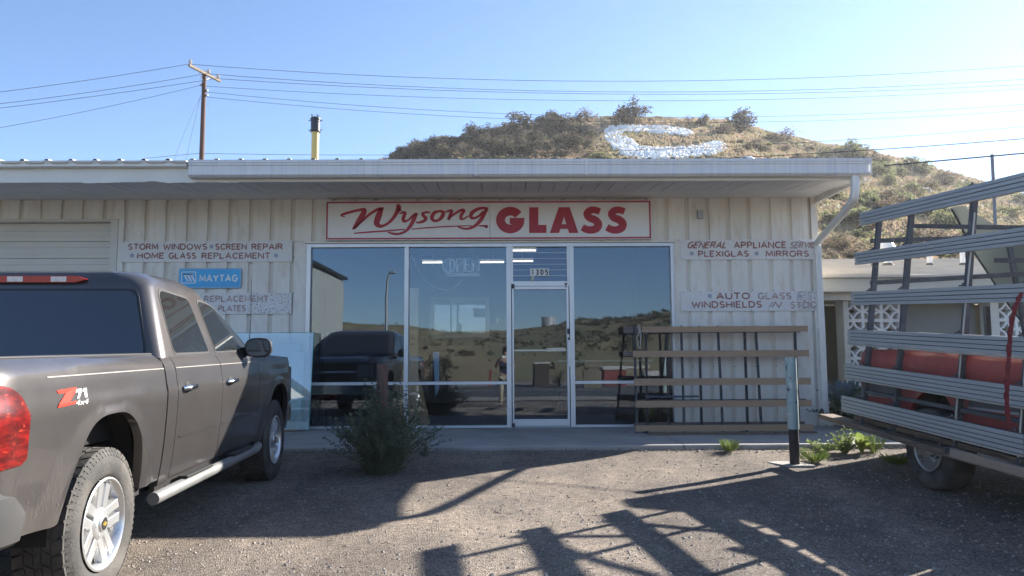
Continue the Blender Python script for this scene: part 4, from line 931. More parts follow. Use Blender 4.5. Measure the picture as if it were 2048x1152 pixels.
# ------------------------------------------------------------------ pipe, pole, wires
def yellow_pipe():
    y = 16.; b = P(629.5, 330, y); t = P(629.5, 262, y); t2 = P(629, 236, y)
    r_ = thing('flue_pipe', (b.x, y, b.z-1.6), 'yellow vertical pipe with a black collar rising behind the roof', 'pipe'); h = t.z-b.z+1.6
    MB().tube([(0, 0, 0), (0, 0, h)], .078, 20).build('pipe', pbr('yellow_paint', (.62, .47, .16), .5, var=.1, vs=4, col2=(.35, .17, .07), s2=5, thr=.66, stretch=(4, 4, .4)), r_, smooth=40)
    h2 = t2.z-b.z+1.6; q = MB().tube([(0, 0, h-.03), (0, 0, h2)], .098, 20)
    for z in (h-.01, h2-.03): q.lathe([(z-.012, .098), (z-.012, .112), (z+.012, .112), (z+.012, .098)], 20, 'z')
    q.build('collar', pbr('tar_black', (.03, .034, .045), .4), r_, smooth=40)
    q = MB()
    for z in (h+.02, h2-.06):
        for a in (0, 1.57, 3.14, 4.71): q.tube([(math.cos(a)*.09, math.sin(a)*.09, z), (math.cos(a)*.15, math.sin(a)*.15, z)], .009, 6)
    for dx, dz in ((-.07, .09), (-.02, .05), (.03, .08), (.06, .05)): q.beam((dx, 0, h2-.01), (dx*1.2, .01, h2+dz), .022, .01)
    q.build('bolt', M['steel'], r_, split=True)
yellow_pipe()
M['pole'] = pbr('pole_wood', (.12, .07, .055), .9, var=.2, vs=2, stretch=(3, 3, .3))
M['arm'] = pbr('arm_wood', (.22, .175, .135), .9, var=.2)
M['wire'] = pbr('wire', (.03, .035, .04), .6, var=0)
M['insul'] = pbr('porcelain', (.5, .47, .48), .25, var=.1)
def pole():
    y = 36.; t = P(409, 143, y); base = Vector((P(408, 600, y).x, y, hill_z(P(408, 600, y).x, y)-.5)); r_ = thing('utility_pole', base, 'brown wooden utility pole with a slanting crossarm behind the shop roof', 'utility pole'); inv = Matrix.Translation(-base)
    def b_(mb, n, m, **k): o = mb.build(n, m, r_, **k); o.matrix_parent_inverse = inv; return o
    b_(MB().tube([(t.x, y, base.z), (t.x, y, t.z)], [.15, .1], 14), 'pole', M['pole'], smooth=40)
    a, b = P(380, 132, y-1.0), P(442, 164, y+1.0); a2, b2 = a+Vector((0, -.12, 0)), b+Vector((0, -.12, 0)); b_(MB().beam(a2, b2, .1, .12), 'crossarm', M['arm'])
    m1, m2 = lerp(a2, b2, .3), lerp(a2, b2, .72); k = Vector((t.x, y-.1, P(411, 165, y).z)); b_(MB().tube([m1, k], .018, 5).tube([m2, k], .018, 5), 'brace', M['alu_dark'])
    for i, u in enumerate((.04, .5, .62, .93)):
        if i == 1: continue
        p = lerp(a2, b2, u); b_(MB().lathe([(.06, .02), (.1, .05), (.16, .09), (.19, .05), (.26, .085), (.3, .03)], 12, 'z', (p.x, p.y, p.z)), 'insulator', M['insul'], smooth=40)
    for py in (170, 181, 190.5):
        p = P(409+(5 if py > 175 else -7), py, y); b_(MB().lathe([(-.06, .02), (-.04, .06), (.04, .06), (.06, .02)], 10, 'z', tuple(p)), 'insulator', M['insul'])
pole()
def wires():
    W = [  # label, three photo points per span (end, middle, end), thickness
        ('highest power line from the crossarm to the right', [(384, 127), (1200, 168), (2048, 124), (2500, 92)], .012), ('second power line to the right, from the middle insulator', [(418, 146), (1200, 189), (2048, 151), (2500, 122)], .012), ('third power line to the right, from the arm end', [(441, 156), (1200, 193), (2048, 162), (2500, 140)], .012),
        ('fourth line to the right, just under the crossarm', [(404, 170), (1150, 206), (2048, 171), (2500, 146)], .010), ('fifth line to the right, from the upper pole bracket', [(413, 181), (1100, 238), (2048, 199), (2500, 168)], .010), ('sixth line to the right, from the lower pole bracket', [(413, 191), (1080, 247), (2048, 212), (2500, 182)], .010),
        ('highest power line to the left of the pole', [(384, 127), (190, 158), (0, 184), (-300, 215)], .012), ('second power line to the left of the pole', [(418, 146), (200, 182), (0, 207), (-300, 235)], .012), ('third power line to the left of the pole', [(441, 156), (200, 190), (0, 217), (-300, 247)], .012), ('lowest of the four lines to the left of the pole', [(404, 170), (190, 218), (0, 256), (-300, 300)], .010)]
    def cable(lab, pts, r_, Ys, name='power_line'):
        xs = [p[0] for p in pts]; c = np.polyfit(xs, [p[1] for p in pts], len(pts)-1 if len(pts) < 4 else 2)
        n = 26; q = []
        for i in range(n+1):
            x = lerp(xs[0], xs[-1], i/n); q.append(P(x, float(np.polyval(c, x)), lerp(Ys[0], Ys[1], i/n)))
        tag(MB().tube(q, r_, 5).build(name, M['wire'], smooth=80), lab, 'power line', 'power lines over the shop')
    for lab, pts, r_ in W:
        right = pts[0][0] < pts[1][0]; cable(lab, pts, r_*(.95 if right else .9), (35.8, 44 if right else 30))
    cable('thin blue line crossing low behind the flue pipe', [(300, 316), (405, 306.5), (800, 308), (1400, 291), (2048, 254)], .012, (34, 40)) if False else None
    cable('low cable just above the roof between pole and flue pipe', [(408, 306), (900, 311), (1500, 289), (2048, 254)], .010, (36, 34)); cable('low cable rising to the pole over the roof ribs', [(290, 317), (350, 311), (408, 306)], .010, (34, 36))
    cable('cable crossing the letter and leaving at the right edge', [(1300, 323), (1700, 303), (2048, 277), (2300, 255)], .012, (24, 20)); cable('thick cable from the gutter end to the right edge', [(1768, 331.5), (1900, 320), (2048, 306.5), (2300, 284)], .012, (13, 11))
    cable('guy wire from the pole down behind the roof, nearer one', [(402, 190), (385, 260), (372, 322)], .008, (36, 34)); cable('guy wire from the pole down behind the roof, farther left', [(400, 196), (370, 262), (347, 322)], .007, (36, 33))
wires()
# ------------------------------------------------------------------ pickups
M['paint'] = pbr('grey_brown_paint', (.092, .085, .083), .32, metal=.55, var=.06, vs=1.2, coat=.8, col2=(.115, .105, .098), s2=1.7, thr=.6, soft=.25, rvar=.03)
M['paint_dirty'] = M['paint']
M['chrome'] = pbr('chrome', (.75, .76, .78), .12, metal=1., var=.05)
M['satin'] = pbr('satin_alloy', (.66, .66, .65), .3, metal=.75, var=.06, vs=8)
M['rubber'] = pbr('tyre_rubber', (.045, .043, .040), .82, var=.25, vs=6, col2=(.09, .082, .072), s2=5, thr=.52, soft=.1, bump=.3, bs=80)
M['under'] = pbr('underbody', (.012, .012, .013), .8, var=0)
M['trim'] = pbr('black_trim', (.02, .02, .022), .45, var=.1)
M['carglass'] = pbr('tinted_glass', (.018, .021, .022), .03, var=0); M['carglass'].node_tree.nodes['Principled BSDF'].inputs['IOR'].default_value = 1.95
M['redlens'] = pbr('red_lens', (.075, .002, .002), .3, var=.5, vs=22, coat=.3, col2=(.20, .006, .004), s2=16, thr=.53, soft=.1, col3=(.5, .05, .02), s3=36, thr3=.68, stretch=(1, .6, 1.6))
M['clearlens'] = pbr('clear_lens', (.55, .55, .56), .12, var=.2, vs=30, coat=1)
def wheel(parent, loc, side, tr=.40, rr=.245, wd=.265, hub='alloy', rot=0.3, treads=True):
    """side +1 : outer face towards +X"""
    w_ = link('wheel', None, parent, loc=loc); w_.empty_display_size = .1
    h = wd/2; s = side
    T = MB().lathe([(s*(h-.03), rr-.012), (s*(h-.008), rr+.004), (s*(h+.002), rr+.02), (s*(h+.012), rr+(tr-rr)*.42), (s*(h+.008), rr+(tr-rr)*.62), (s*(h-.004), tr-.028), (s*(h-.022), tr-.012), (s*(h-.05), tr-.006), (0, tr-.004), (-s*(h-.05), tr-.006), (-s*(h-.01), tr-.03), (-s*(h+.012), rr+(tr-rr)*.42), (-s*(h-.02), rr-.012)], 56, 'x')
    T.build('tyre', M['rubber'], w_, smooth=50)
    if treads:
        q = MB(); n = 34
        for row, (xa, xb, r_) in enumerate([(-h+.012, -h+.065, tr), (-h+.072, -.022, tr+.002), (-.016, .016, tr+.002), (.022, h-.072, tr+.002), (h-.065, h-.012, tr)]):
            for k in range(n):
                a0 = (k+.5*(row % 2))*2*math.pi/n; a1 = a0+2*math.pi/n*.80; sk = .05*(1 if row % 2 else -1); vs = []
                for rr_, t in ((tr-.016, 0), (r_, 0)):
                    for (x, a) in ((xa, a0), (xb, a0+sk), (xb, a1+sk), (xa, a1)): vs.append((x, rr_*math.cos(a), rr_*math.sin(a)))
                q.add(vs, [(4,5,6,7), (0,1,5,4), (1,2,6,5), (2,3,7,6), (3,0,4,7)])
        for k in range(n*2):                    # shoulder lugs
            a0 = k*math.pi/n; a1 = a0+math.pi/n*.62
            for sg in (1, -1):
                vs = [(sg*(h-.018), (tr-.002)*math.cos(a), (tr-.002)*math.sin(a)) for a in (a0, a1)]+[(sg*(h+.006), (tr-.045)*math.cos(a), (tr-.045)*math.sin(a)) for a in (a1, a0)]+[(sg*(h-.03), (tr-.03)*math.cos(a), (tr-.03)*math.sin(a)) for a in (a0, a1)]
                q.add(vs, [(0,1,2,3), (0,3,4), (1,5,2), (0,4,5,1)])
        tag(q.build('tread', M['rubber'], w_), kind='stuff')
    if hub == 'alloy':
        rim = MB().lathe([(s*(h+.002), rr-.002), (s*(h+.006), rr-.012), (s*(h-.004), rr-.024), (s*(h-.05), rr-.034), (s*(-.05), rr-.06), (s*(-.06), .12)], 48, 'x').build('rim', M['satin'], w_, smooth=40)
        q = MB()
        for k in range(5):
            a = rot+k*2*math.pi/5
            for d, wa, wb in ((-.033, .046, .030), (.033, .046, .030)):
                def pt(r_, t, x): return (x, r_*math.cos(a)-t*math.sin(a), r_*math.sin(a)+t*math.cos(a))
                r0_, r1_ = .062, rr-.020; dd = d*1.25
                vs = []
                for x, sc in ((s*(h-.012), 1), (s*(h-.05), 1.25)):
                    xo = x
                    vs += [pt(r0_, d-wa/2*sc, xo-s*.012), pt(r0_, d+wa/2*sc, xo-s*.012), pt(r1_, dd+wb*sc*.9, xo-s*.004), pt(r1_, dd-wb*sc*.9, xo-s*.004)]
                q.add(vs, [(0,1,2,3), (0,4,5,1), (1,5,6,2), (2,6,7,3), (3,7,4,0)])
        q.build('spoke', M['satin'], w_, bevel=.004)
        MB().lathe([(s*(h-.06), .085), (s*(h-.022), .083), (s*(h-.012), .070), (s*(h-.010), .045), (s*(h-.004), .042), (s*(h), .036), (s*h, .001)], 32, 'x').build('hub_cap', M['satin'], w_, smooth=35)
        MB().lathe([(s*(h+.001), .034), (s*(h+.0025), .030), (s*(h+.0025), .001)], 24, 'x').build('cap_emblem_disc', M['trim'], w_)
        q = MB(); hx = s*(h+.0045); pts = [(-.022, -.006), (-.008, -.006), (-.006, -.012), (.010, -.012), (.010, -.006), (.022, -.005), (.019, .006), (.008, .006), (.006, .012), (-.010, .012), (-.010, .006), (-.022, .006)]
        q.add([(hx, p[0], p[1]) for p in pts], [tuple(range(12))]); q.build('gold_emblem', pbr('gold', (.6, .42, .1), .3, metal=.6), w_, recalc=False)
        q = MB()
        for k in range(6):
            a = k*1.047; c_ = (s*(h-.022), .062*math.cos(a), .062*math.sin(a)); q.tube([c_, (c_[0]+s*.012, c_[1], c_[2])], .008, 6)
        q.build('lug_nut', M['alu_dark'], w_)
        MB().lathe([(-s*.02, .15), (-s*.02, .05)], 24, 'x').build('brake_disc', M['alu_dark'], w_)
    else:
        MB().lathe([(s*(h+.004), rr), (s*(h+.012), rr-.008), (s*(h+.002), rr-.02), (s*(h-.05), rr-.03), (s*(h-.09), rr-.055), (s*(h-.10), rr-.09), (s*(h-.075), .095), (s*(h-.06), .06), (s*(h-.02), .055), (s*(h-.015), .03), (s*(h-.01), .001)], 40, 'x').build('steel_rim', pbr('steel_wheel', (.42, .41, .39), .45, metal=.5, var=.25, vs=12, col2=(.2, .16, .12), s2=15, thr=.6), w_, smooth=30)
        q = MB()
        for k in range(6):
            a = k*1.047; q.tube([(s*(h-.075), .085*math.cos(a), .085*math.sin(a)), (s*(h-.055), .085*math.cos(a), .085*math.sin(a))], .009, 6)
        q.build('lug_nut', M['steel'], w_)
    return w_
XS = [(.30, .90), (.42, .935), (.50, .955), (.60, .972), (.75, .988), (.90, .998), (1.04, 1.004), (1.075, 1.000), (1.10, .992), (1.18, .982), (1.24, .965), (1.275, .935), (1.295, .89)]
def xs_red(z): return interp(z, [(.4, .93), (.5, .965), (.62, .985), (.78, .985), (.86, .965), (.95, .965), (1.02, .985), (1.12, .995), (1.2, .985), (1.25, .96), (1.28, .92)])
def side_panel(y0, y1, zb, zt, xf, side, name, mat, parent, arch=None, n=40, nz=16, lip=.05, ext=(), **kk):
    ys = sorted(set([y0, y1] + [lerp(y0, y1, i/n) for i in range(n+1)] + [y for y in ext if y0 < y < y1]))
    if arch:
        yc, ra, za, p_ = arch
        for i in range(61):
            a = math.pi*i/60; y = yc+ra*math.copysign(abs(math.cos(a))**(2/p_), math.cos(a))
            if y0 < y < y1: ys.append(y)
        ys = sorted(set(round(y, 4) for y in ys))
    def bot(y):
        z = zb(y) if callable(zb) else zb
        if arch and abs(y-arch[0]) < arch[1]:
            yc, ra, za, p_ = arch; z = max(z, (za-.0)*(1-abs((y-yc)/ra)**p_)**(1/p_))
        return z
    top = zt if callable(zt) else (lambda y: zt)
    zk = sorted([z for z, _ in XS] if xf is not xs_red else [.4,.5,.62,.78,.86,.95,1.02,1.12,1.2,1.25,1.28])
    rows = []
    for y in ys:
        b, t = bot(y), top(y); row = [(side*(X_(xf, y, b)-lip), y, b+.004)]
        for i in range(nz+1):
            z = lerp(b, t, i/nz); row.append((side*X_(xf, y, z), y, z))
        rows.append(row)
    q = MB().grid(rows)
    # turned-in front and rear edges
    for r_, s_ in ((rows[0], 1), (rows[-1], -1)):
        q.grid([r_[1:], [(p[0]-side*.03, p[1], p[2]) for p in r_[1:]]])
    return q.build(name, mat, parent, smooth=38, **kk)
def X_(xf, y, z): return xf(y, z)

def silverado():
    O = Vector((-3.115, 4.14, 0)); yaw = .049; gz0 = gz(4.16)+.003
    t = thing('pickup_truck', (O.x, O.y, gz0), 'grey brown four door pickup truck with red Z71 4x4 decal parked at the left', 'pickup truck', rot=(math.atan(.015), 0, yaw))
    P_ = M['paint']
    def xf(y, z):
        x = interp(z, XS)
        if y < -.86: x -= .16*min(1, ((-.86-y)/.36))**2.2
        if y > 4.05: x -= .22*min(1, ((y-4.05)/.62))**2
        for yc in (0, 3.645):
            d = math.hypot(y-yc, (z-.42)*1.0); x += .022*max(0, 1-abs(d-.53)/.12) if z < 1.02 else 0
        return x
    RA, ZA = .475, .985
    top_bed = 1.295
    lowr = lambda y: .52 if y < .1 else .50
    for s in (1, -1):
        side_panel(-1.20, .745, lambda y: .50+.0*y + (.06*max(0, (-.5-y)) ), lambda y: top_bed, xf, s, 'bed_side', P_, t, arch=(0, RA, ZA, 2.9), n=44)
        side_panel(.765, .93, .46, 1.27, xf, s, 'cab_corner', P_, t, n=4)
        side_panel(.938, 1.86, .48, 1.275, xf, s, 'rear_door', P_, t, n=10)
        side_panel(1.868, 2.93, .48, 1.275, xf, s, 'front_door', P_, t, n=10)
        side_panel(2.938, 4.62, .46, lambda y: 1.275-.045*max(0, (y-3.0))-.02*max(0, y-4.2)**2, xf, s, 'front_fender', P_, t, arch=(3.645, RA, ZA-.02, 2.9), n=44)
        side_panel(.765, 2.95, .38, .475, lambda y, z: .93, s, 'rocker', P_, t, n=4, nz=2)
    # bed: rails, inner walls, tailgate, floor
    q = MB()
    for s in (1, -1):
        q.box(min(s*.80, s*.90), max(s*.80, s*.90), -1.15, .745, 1.27, 1.302); q.box(min(s*.80, s*.82), max(s*.80, s*.82), -1.15, .74, .8, 1.28)
    q.build('bed_rail_cap', M['trim'], t, bevel=.008, split=True)
    q = MB().box(-.8, .8, -1.15, .745, .80, .84).box(-.82, .82, .70, .75, .8, 1.28); q.build('bed_floor', P_, t)
    tg = MB().box(-.80, .80, -1.215, -1.155, .62, 1.30).build('tailgate', P_, t, bevel=.015); MB().box(-.13, .13, -1.235, -1.216, .98, 1.06).build('tailgate_handle', M['trim'], tg, bevel=.006)
    # tail lamps wrap the corner
    for s in (1, -1):
        def xl(y, z): return xf(y, z)+.008
        rows = []
        out = []
        q = MB()
        prof = [(-1.02, -.1)]
        for i in range(11):
            y = lerp(-1.19, -.80, i/10); sag = .02*((i/10)**2)
            zt_ = 1.185 - .035*max(0, (i/10-.35)/.65)**3*3.0; zb2 = .825 + .012*(i/10)
            if i == 10: zt_ -= .03; zb2 += .02
            rows.append([(s*xl(y, lerp(zb2, zt_, j/10)), y, lerp(zb2, zt_, j/10)) for j in range(11)])
        q.grid(rows); q.grid([rows[0], [(s*.78, -1.205, p[2]) for p in rows[0]]])
        for r_ in (rows[-1],): q.grid([r_, [(p[0]-s*.02, p[1]+.004, p[2]) for p in r_]])
        q.grid([[r_[-1] for r_ in rows], [(r_[-1][0]-s*.02, r_[-1][1], r_[-1][2]) for r_ in rows]]); q.grid([[r_[0] for r_ in rows], [(r_[0][0]-s*.02, r_[0][1], r_[0][2]) for r_ in rows]])
        L_ = q.build('tail_lamp', M['redlens'], t, smooth=50)
        q = MB(); zc_ = .97; ring_ = [(s*(xl(-1.06+.05*math.cos(a), zc_+.05*math.sin(a))+.004), -1.06+.05*math.cos(a), zc_+.05*math.sin(a)) for a in [k*6.283/16 for k in range(16)]]; q.add(ring_, [tuple(range(16))]); q.build('lamp_reflector', M['clearlens'], L_)
    # rear bumper
    q = MB(); prof = [(.50, 0), (.53, .05), (.64, .06), (.70, .03), (.72, -.02)]
    pts = [(-.955, -1.10), (-.94, -1.22), (-.86, -1.34), (-.6, -1.38), (.6, -1.38), (.86, -1.34), (.94, -1.22), (.955, -1.10)]; cm = catmull(pts, 5); rows = []
    for i, p in enumerate(cm):
        a = Vector(cm[max(i-1, 0)]); b = Vector(cm[min(i+1, len(cm)-1)]); d = (b-a).normalized(); nx, ny = -d.y, d.x
        if ny > 0 and abs(p[0]) < .8: nx, ny = -nx, -ny
        out = Vector((p[0], 0)).normalized() if abs(p[0]) > .93 else Vector((p[0]*.35, -1)).normalized()
        rows.append([(p[0]+out.x*e_, p[1]+out.y*e_*.5, z) for z, e_ in [(.50, -.05), (.505, .0), (.53, .02), (.64, .024), (.69, .01), (.71, -.03)]])
    q.grid(rows); q.build('rear_bumper', M['chrome'], t, smooth=40)
    MB().box(-.86, .86, -1.37, -1.15, .655, .712).build('bumper_step', M['trim'], t, bevel=.01)
    q = MB().grid([[(xf(y_, z_)+.006+k_, y_, z_) for z_, k_ in ((.50, .02), (.52, .045), (.62, .05), (.72-.9*max(0, y_+.93), .045), (.75-1.2*max(0, y_+.95), 0))] for y_ in [lerp(-1.19, -.84, i/8) for i in range(9)]]); q.build('bumper_end_cap', pbr('grey_plastic', (.05, .05, .05), .6), t, smooth=40)
    # cab greenhouse: planar sides, rounded corners
    def ring(z, w_, yb_, yf_, rb, rf):
        pl = rounded([(w_, yb_), (w_, yf_), (-w_, yf_), (-w_, yb_)], [rb, rf, rf, rb], 7); return [(x, y, z) for x, y in pl]
    zb_, zt_ = 1.268, 1.745; W0, W1 = .935, .775; B0, B1 = .80, .955; F0, F1 = 3.02, 2.10
    rings = [ring(zb_, W0, B0, F0, .10, .2), ring(zt_, W1, B1, F1, .10, .2), ring(1.80, W1-.03, B1+.02, F1-.10, .16, .22), ring(1.845, W1-.09, B1+.07, F1-.26, .18, .24), ring(1.868, W1-.2, B1+.2, F1-.42, .2, .25), ring(1.878, .25, 1.35, 1.5, .05, .05)]
    q = MB(); n = len(rings[0]); vs = [p for r_ in rings for p in r_]
    q.add(vs, [(i*n+k, i*n+(k+1) % n, (i+1)*n+(k+1) % n, (i+1)*n+k) for i in range(len(rings)-1) for k in range(n)]+[tuple(range((len(rings)-1)*n, len(rings)*n))])
    cab = q.build('cab', P_, t, smooth=26)
    wz = lambda z: lerp(W0, W1, (z-zb_)/(zt_-zb_)); bz_ = lambda z: lerp(B0, B1, (z-zb_)/(zt_-zb_)); fz_ = lambda z: lerp(F0, F1, (z-zb_)/(zt_-zb_))
    for s in (1, -1):
        for nm, poly, rads in (('rear_side_window', [(1.045, 1.30), (1.73, 1.305), (1.64, 1.70), (1.10, 1.735)], [.05, .02, .06, .09]),
                               ('front_side_window', [(1.905, 1.305), (2.83, 1.315), (2.62, 1.44), (2.16, 1.675), (1.83, 1.70)], [.02, .04, .1, .2, .06])):
            for off, grow, mt, nm2 in ((.003, .016, M['trim'], 'window_seal'), (.006, 0, M['carglass'], nm)):
                cx = sum(p[0] for p in poly)/len(poly); cz = sum(p[1] for p in poly)/len(poly); hw = .4; hh = .2
                pp = [(cx+(p[0]-cx)*(1+grow/hw), cz+(p[1]-cz)*(1+grow/hh)) for p in poly]; rp = rounded(pp, rads)
                q = MB(); q.prism(rp, lambda p: (s*(wz(p[1])+off), p[0], p[1]), lambda p: (s*(wz(p[1])-.01), p[0], p[1])); q.build(nm2, mt, cab)
    for nm, poly, rads, fn in (('rear_window', [(-.83, 1.29), (.83, 1.29), (.70, 1.715), (-.70, 1.715)], .06, lambda z, o: bz_(z)-o), ('windscreen', [(-.80, 1.29), (.80, 1.29), (.66, 1.725), (-.66, 1.725)], .07, lambda z, o: fz_(z)+o)):
        for off, grow, mt, nm2 in ((.003, .014, M['trim'], 'window_seal'), (.006, 0, M['carglass'], nm)):
            pp = [(p[0]*(1+grow/.7), 1.5+(p[1]-1.5)*(1+grow/.2)) for p in poly]; q = MB(); q.prism(rounded(pp, rads), lambda p: (p[0], fn(p[1], off), p[1]), lambda p: (p[0], fn(p[1], -.02), p[1])); q.build(nm2, mt, cab)
    MB().box(-.80, .80, .76, .80, .5, 1.27).build('cab_back', P_, cab)
    # high brake lamp
    zc2 = 1.793; q = MB(); q.prism(rounded([(-.22, zc2-.022), (.31, zc2-.022), (.38, zc2), (.31, zc2+.022), (-.22, zc2+.022)], [.02, .02, .012, .02, .02]), lambda p: (p[0], B1-.012, p[1]), lambda p: (p[0], B1+.09, p[1]))
    hb = q.build('high_brake_lamp', pbr('red_lens_pale', (.42, .012, .01), .3, var=.2, vs=30), t, bevel=.004)
    q = MB(); [q.box(a, b, B1-.016, B1+.03, zc2-.017, zc2+.017) for a, b in ((-.13, -.03), (.15, .25))]; q.build('cargo_lamp', M['clearlens'], hb)
    # hood, front end
    q = MB(); rows = []
    for i in range(13):
        y = lerp(2.90, 4.60, i/12); zz = 1.262-.045*max(0, y-3.0)-.10*max(0, (y-4.25)/.35)**2.2; wd_ = .90-.04*max(0, y-3.9)-.10*max(0, (y-4.2)/.4)**2
        rows.append([(wd_*u, y, zz-.035*abs(u)**3+.02*(1-u*u)+(.012 if .3 < abs(u) < .55 else 0)) for u in [j/10-1 for j in range(21)]])
    q.grid(rows); q.build('hood', P_, t, smooth=40)
    MB().box(-.92, .92, 4.45, 4.58, .72, 1.12).build('front_panel', P_, t, bevel=.02)
    g = MB(); g.box(-.52, .52, 4.585, 4.62, .80, 1.08); g = g.build('grille', M['trim'], t, bevel=.006); MB().box(-.56, .56, 4.60, 4.66, .915, .965).build('grille_bar', M['chrome'], g, bevel=.01)
    for s in (1, -1): MB().box(min(s*.56, s*.86), max(s*.56, s*.86), 4.52, 4.62, .84, 1.07).build('headlight', M['clearlens'], t, bevel=.02)
    q = MB(); pr_ = [(-.93, 4.36), (-.90, 4.58), (-.6, 4.70), (0, 4.73), (.6, 4.70), (.90, 4.58), (.93, 4.36)]; q.grid([[(p[0]*s_, p[1]+o_, z) for z, s_, o_ in ((.50, .97, -.05), (.52, 1, 0), (.70, 1, .01), (.74, .98, -.04))] for p in catmull(pr_, 4)]); q.build('front_bumper', M['chrome'], t, smooth=50)
    # inner dark body, wheel wells, frame
    q = MB().box(-.86, .86, -1.10, -.50, .56, .79).box(-.86, .86, .50, 3.12, .42, 1.20).box(-.86, .86, 4.16, 4.45, .45, 1.1).box(-.62, .62, -1.15, 4.4, .40, .60).box(-.55, .55, -.5, .5, .6, .79).box(-.5, .5, 3.1, 4.2, .6, 1.15)
    q.build('underbody', M['under'], t)
    q = MB()
    for yc in (0, 3.645):
        for s in (1, -1):
            rows = []
            for i in range(17):
                a = math.pi*i/16; y = yc+(RA+.005)*math.copysign(abs(math.cos(a))**(2/2.9), math.cos(a)); z = .35+(ZA-.33)*abs(math.sin(a))**(2/2.9) if 0 < i < 16 else .4
                rows.append([(s*.93, y, z), (s*.62, y, z)])
            q.grid(rows)
    q.build('wheel_liner', M['under'], t, smooth=50, split=True)
    # wheels
    for s in (1, -1):
        wheel(t, (s*.845, 0, .40), s, rot=.15); wheel(t, (s*.845, 3.645, .40), s, rot=.9, treads=True)
    MB().tube([(-.8, 0, .4), (.8, 0, .4)], .045, 10).tube([(-.8, 3.645, .4), (.8, 3.645, .4)], .04, 10).build('axle', M['under'], t)
    MB().tube([(.62, -.35, .42), (.70, -.75, .42), (.78, -1.15, .41)], .034, 12).build('exhaust_pipe', M['chrome'], t, smooth=40)
    # side step tubes with pads
    for s in (1, -1):
        st_ = MB().tube([(s*.99, .60, .41), (s*1.0, .75, .415), (s*1.0, 2.85, .415), (s*.97, 3.02, .42)], .040, 14).build('side_step', pbr('dull_step', (.20, .20, .195), .5, metal=.3, var=.2, vs=6), t, smooth=50)
        for a in (1.06, 2.1):
            q = MB().box(min(s*.965, s*1.035), max(s*.965, s*1.035), a, a+.52, .455, .474); q.build('step_pad', M['trim'], st_, bevel=.006)
        q = MB(); [q.beam((s*.82, y, .47), (s*.97, y, .41), .05, .02) for y in (.95, 1.9, 2.8)]; q.build('step_bracket', M['trim'], t, split=True)
    # handles, pinstripe, crease trims
    for s in (1, -1):
        for y in (1.01, 1.955):
            x = xf(y, 1.065); q = MB().tube([(s*(x+.004), y, 1.06), (s*(x+.03), y+.04, 1.062), (s*(x+.03), y+.17, 1.068), (s*(x+.006), y+.215, 1.07)], [.014, .019, .017, .011], 10); h_ = q.build('door_handle', M['chrome'], t, smooth=60)
            q = MB(); cc = [(s*(xf(y+.11+.055*math.cos(a), 1.065+.035*math.sin(a))+.003), y+.10+.055*math.cos(a), 1.065+.04*math.sin(a)) for a in [k*6.283/16 for k in range(16)]]; q.add(cc, [tuple(range(16))]); q.build('handle_recess', M['trim'], h_)
        q = MB()
        for a, b in ((-.62, .74), (.945, 1.855), (1.872, 2.925)):
            n = 12; q.grid([[(s*(xf(lerp(a, b, i/n), z)+.003), lerp(a, b, i/n), z) for i in range(n+1)] for z in (1.199, 1.205)])
        q.build('pinstripe', pbr('pinstripe_tan', (.24, .225, .20), .5), t)
        q = MB(); n = 10; q.grid([[(s*(xf(y_, z)+.0045), y_, z) for y_ in [lerp(1.0, 1.82, i/n) for i in range(n+1)]] for z in (.735, .748)]); q.grid([[(s*(xf(y_, z)+.0045), y_, z) for y_ in [lerp(1.9, 2.9, i/n) for i in range(n+1)]] for z in (.735, .748)]); q.build('door_crease', P_, t)
    # door mirror
    for s in (1, -1):
        q = MB(); c_ = (s*1.075, 2.62, 1.33); rr_ = []
        for k, (yy, sc) in enumerate([(-.06, .80), (-.05, .97), (-.01, 1.0), (.05, .82), (.09, .45), (.10, .05)]):
            rr_.append([(c_[0]+s*.118*sc*math.copysign(abs(math.cos(a))**.7, math.cos(a)), c_[1]+yy, c_[2]+.088*sc*math.copysign(abs(math.sin(a))**.8, math.sin(a))+.0) for a in [j*6.2832/20 for j in range(21)]])
        q.grid(rr_); m_ = q.build('door_mirror', M['trim'], t, smooth=45)
        q = MB(); q.add([(c_[0]+s*.10*math.copysign(abs(math.cos(a))**.7, math.cos(a)), c_[1]-.061, c_[2]+.072*math.copysign(abs(math.sin(a))**.8, math.sin(a))) for a in [j*6.2832/20 for j in range(20)]], [tuple(range(20))]); q.build('mirror_glass', M['carglass'], m_)
        MB().beam((s*.90, 2.66, 1.29), (s*1.0, 2.61, 1.30), .09, .08).build('mirror_arm', M['trim'], m_, bevel=.012)
    MB().tube([(.86, 3.05, 1.24), (.87, 3.07, 1.62), (.872, 3.05, 1.98)], [.005, .003, .002], 5).build('antenna', M['trim'], t)
    # decals on the bed side
    f = lambda y, z, o=.003: (xf(y, z)+o, y, z)
    q = MB(); fa = lambda x, z: f(x+.10, 1.058+(z-.925)*.66)
    Zr = pbr('decal_red', (.62, .03, .012), .4, var=.03); Zw = pbr('decal_white', (.75, .75, .75), .4, var=.03)
    q.add([fa(*p) for p in [(-.655, 1.045), (-.47, 1.055), (-.478, 1.028), (-.56, .952), (-.49, .957), (-.505, .935), (-.665, .925), (-.655, .948), (-.575, 1.022), (-.64, 1.020)]], [tuple(range(10))]); q.build('decal_z', Zr, t, recalc=False)
    q = MB(); q.add([fa(*p) for p in [(-.50, 1.040), (-.425, 1.040), (-.428, 1.018), (-.458, .972), (-.480, .972), (-.452, 1.018), (-.50, 1.018)]], [tuple(range(7))]); q.add([fa(*p) for p in [(-.405, 1.040), (-.375, 1.042), (-.378, .972), (-.402, .972), (-.402, 1.020), (-.416, 1.014), (-.415, 1.030)]], [tuple(range(7))])
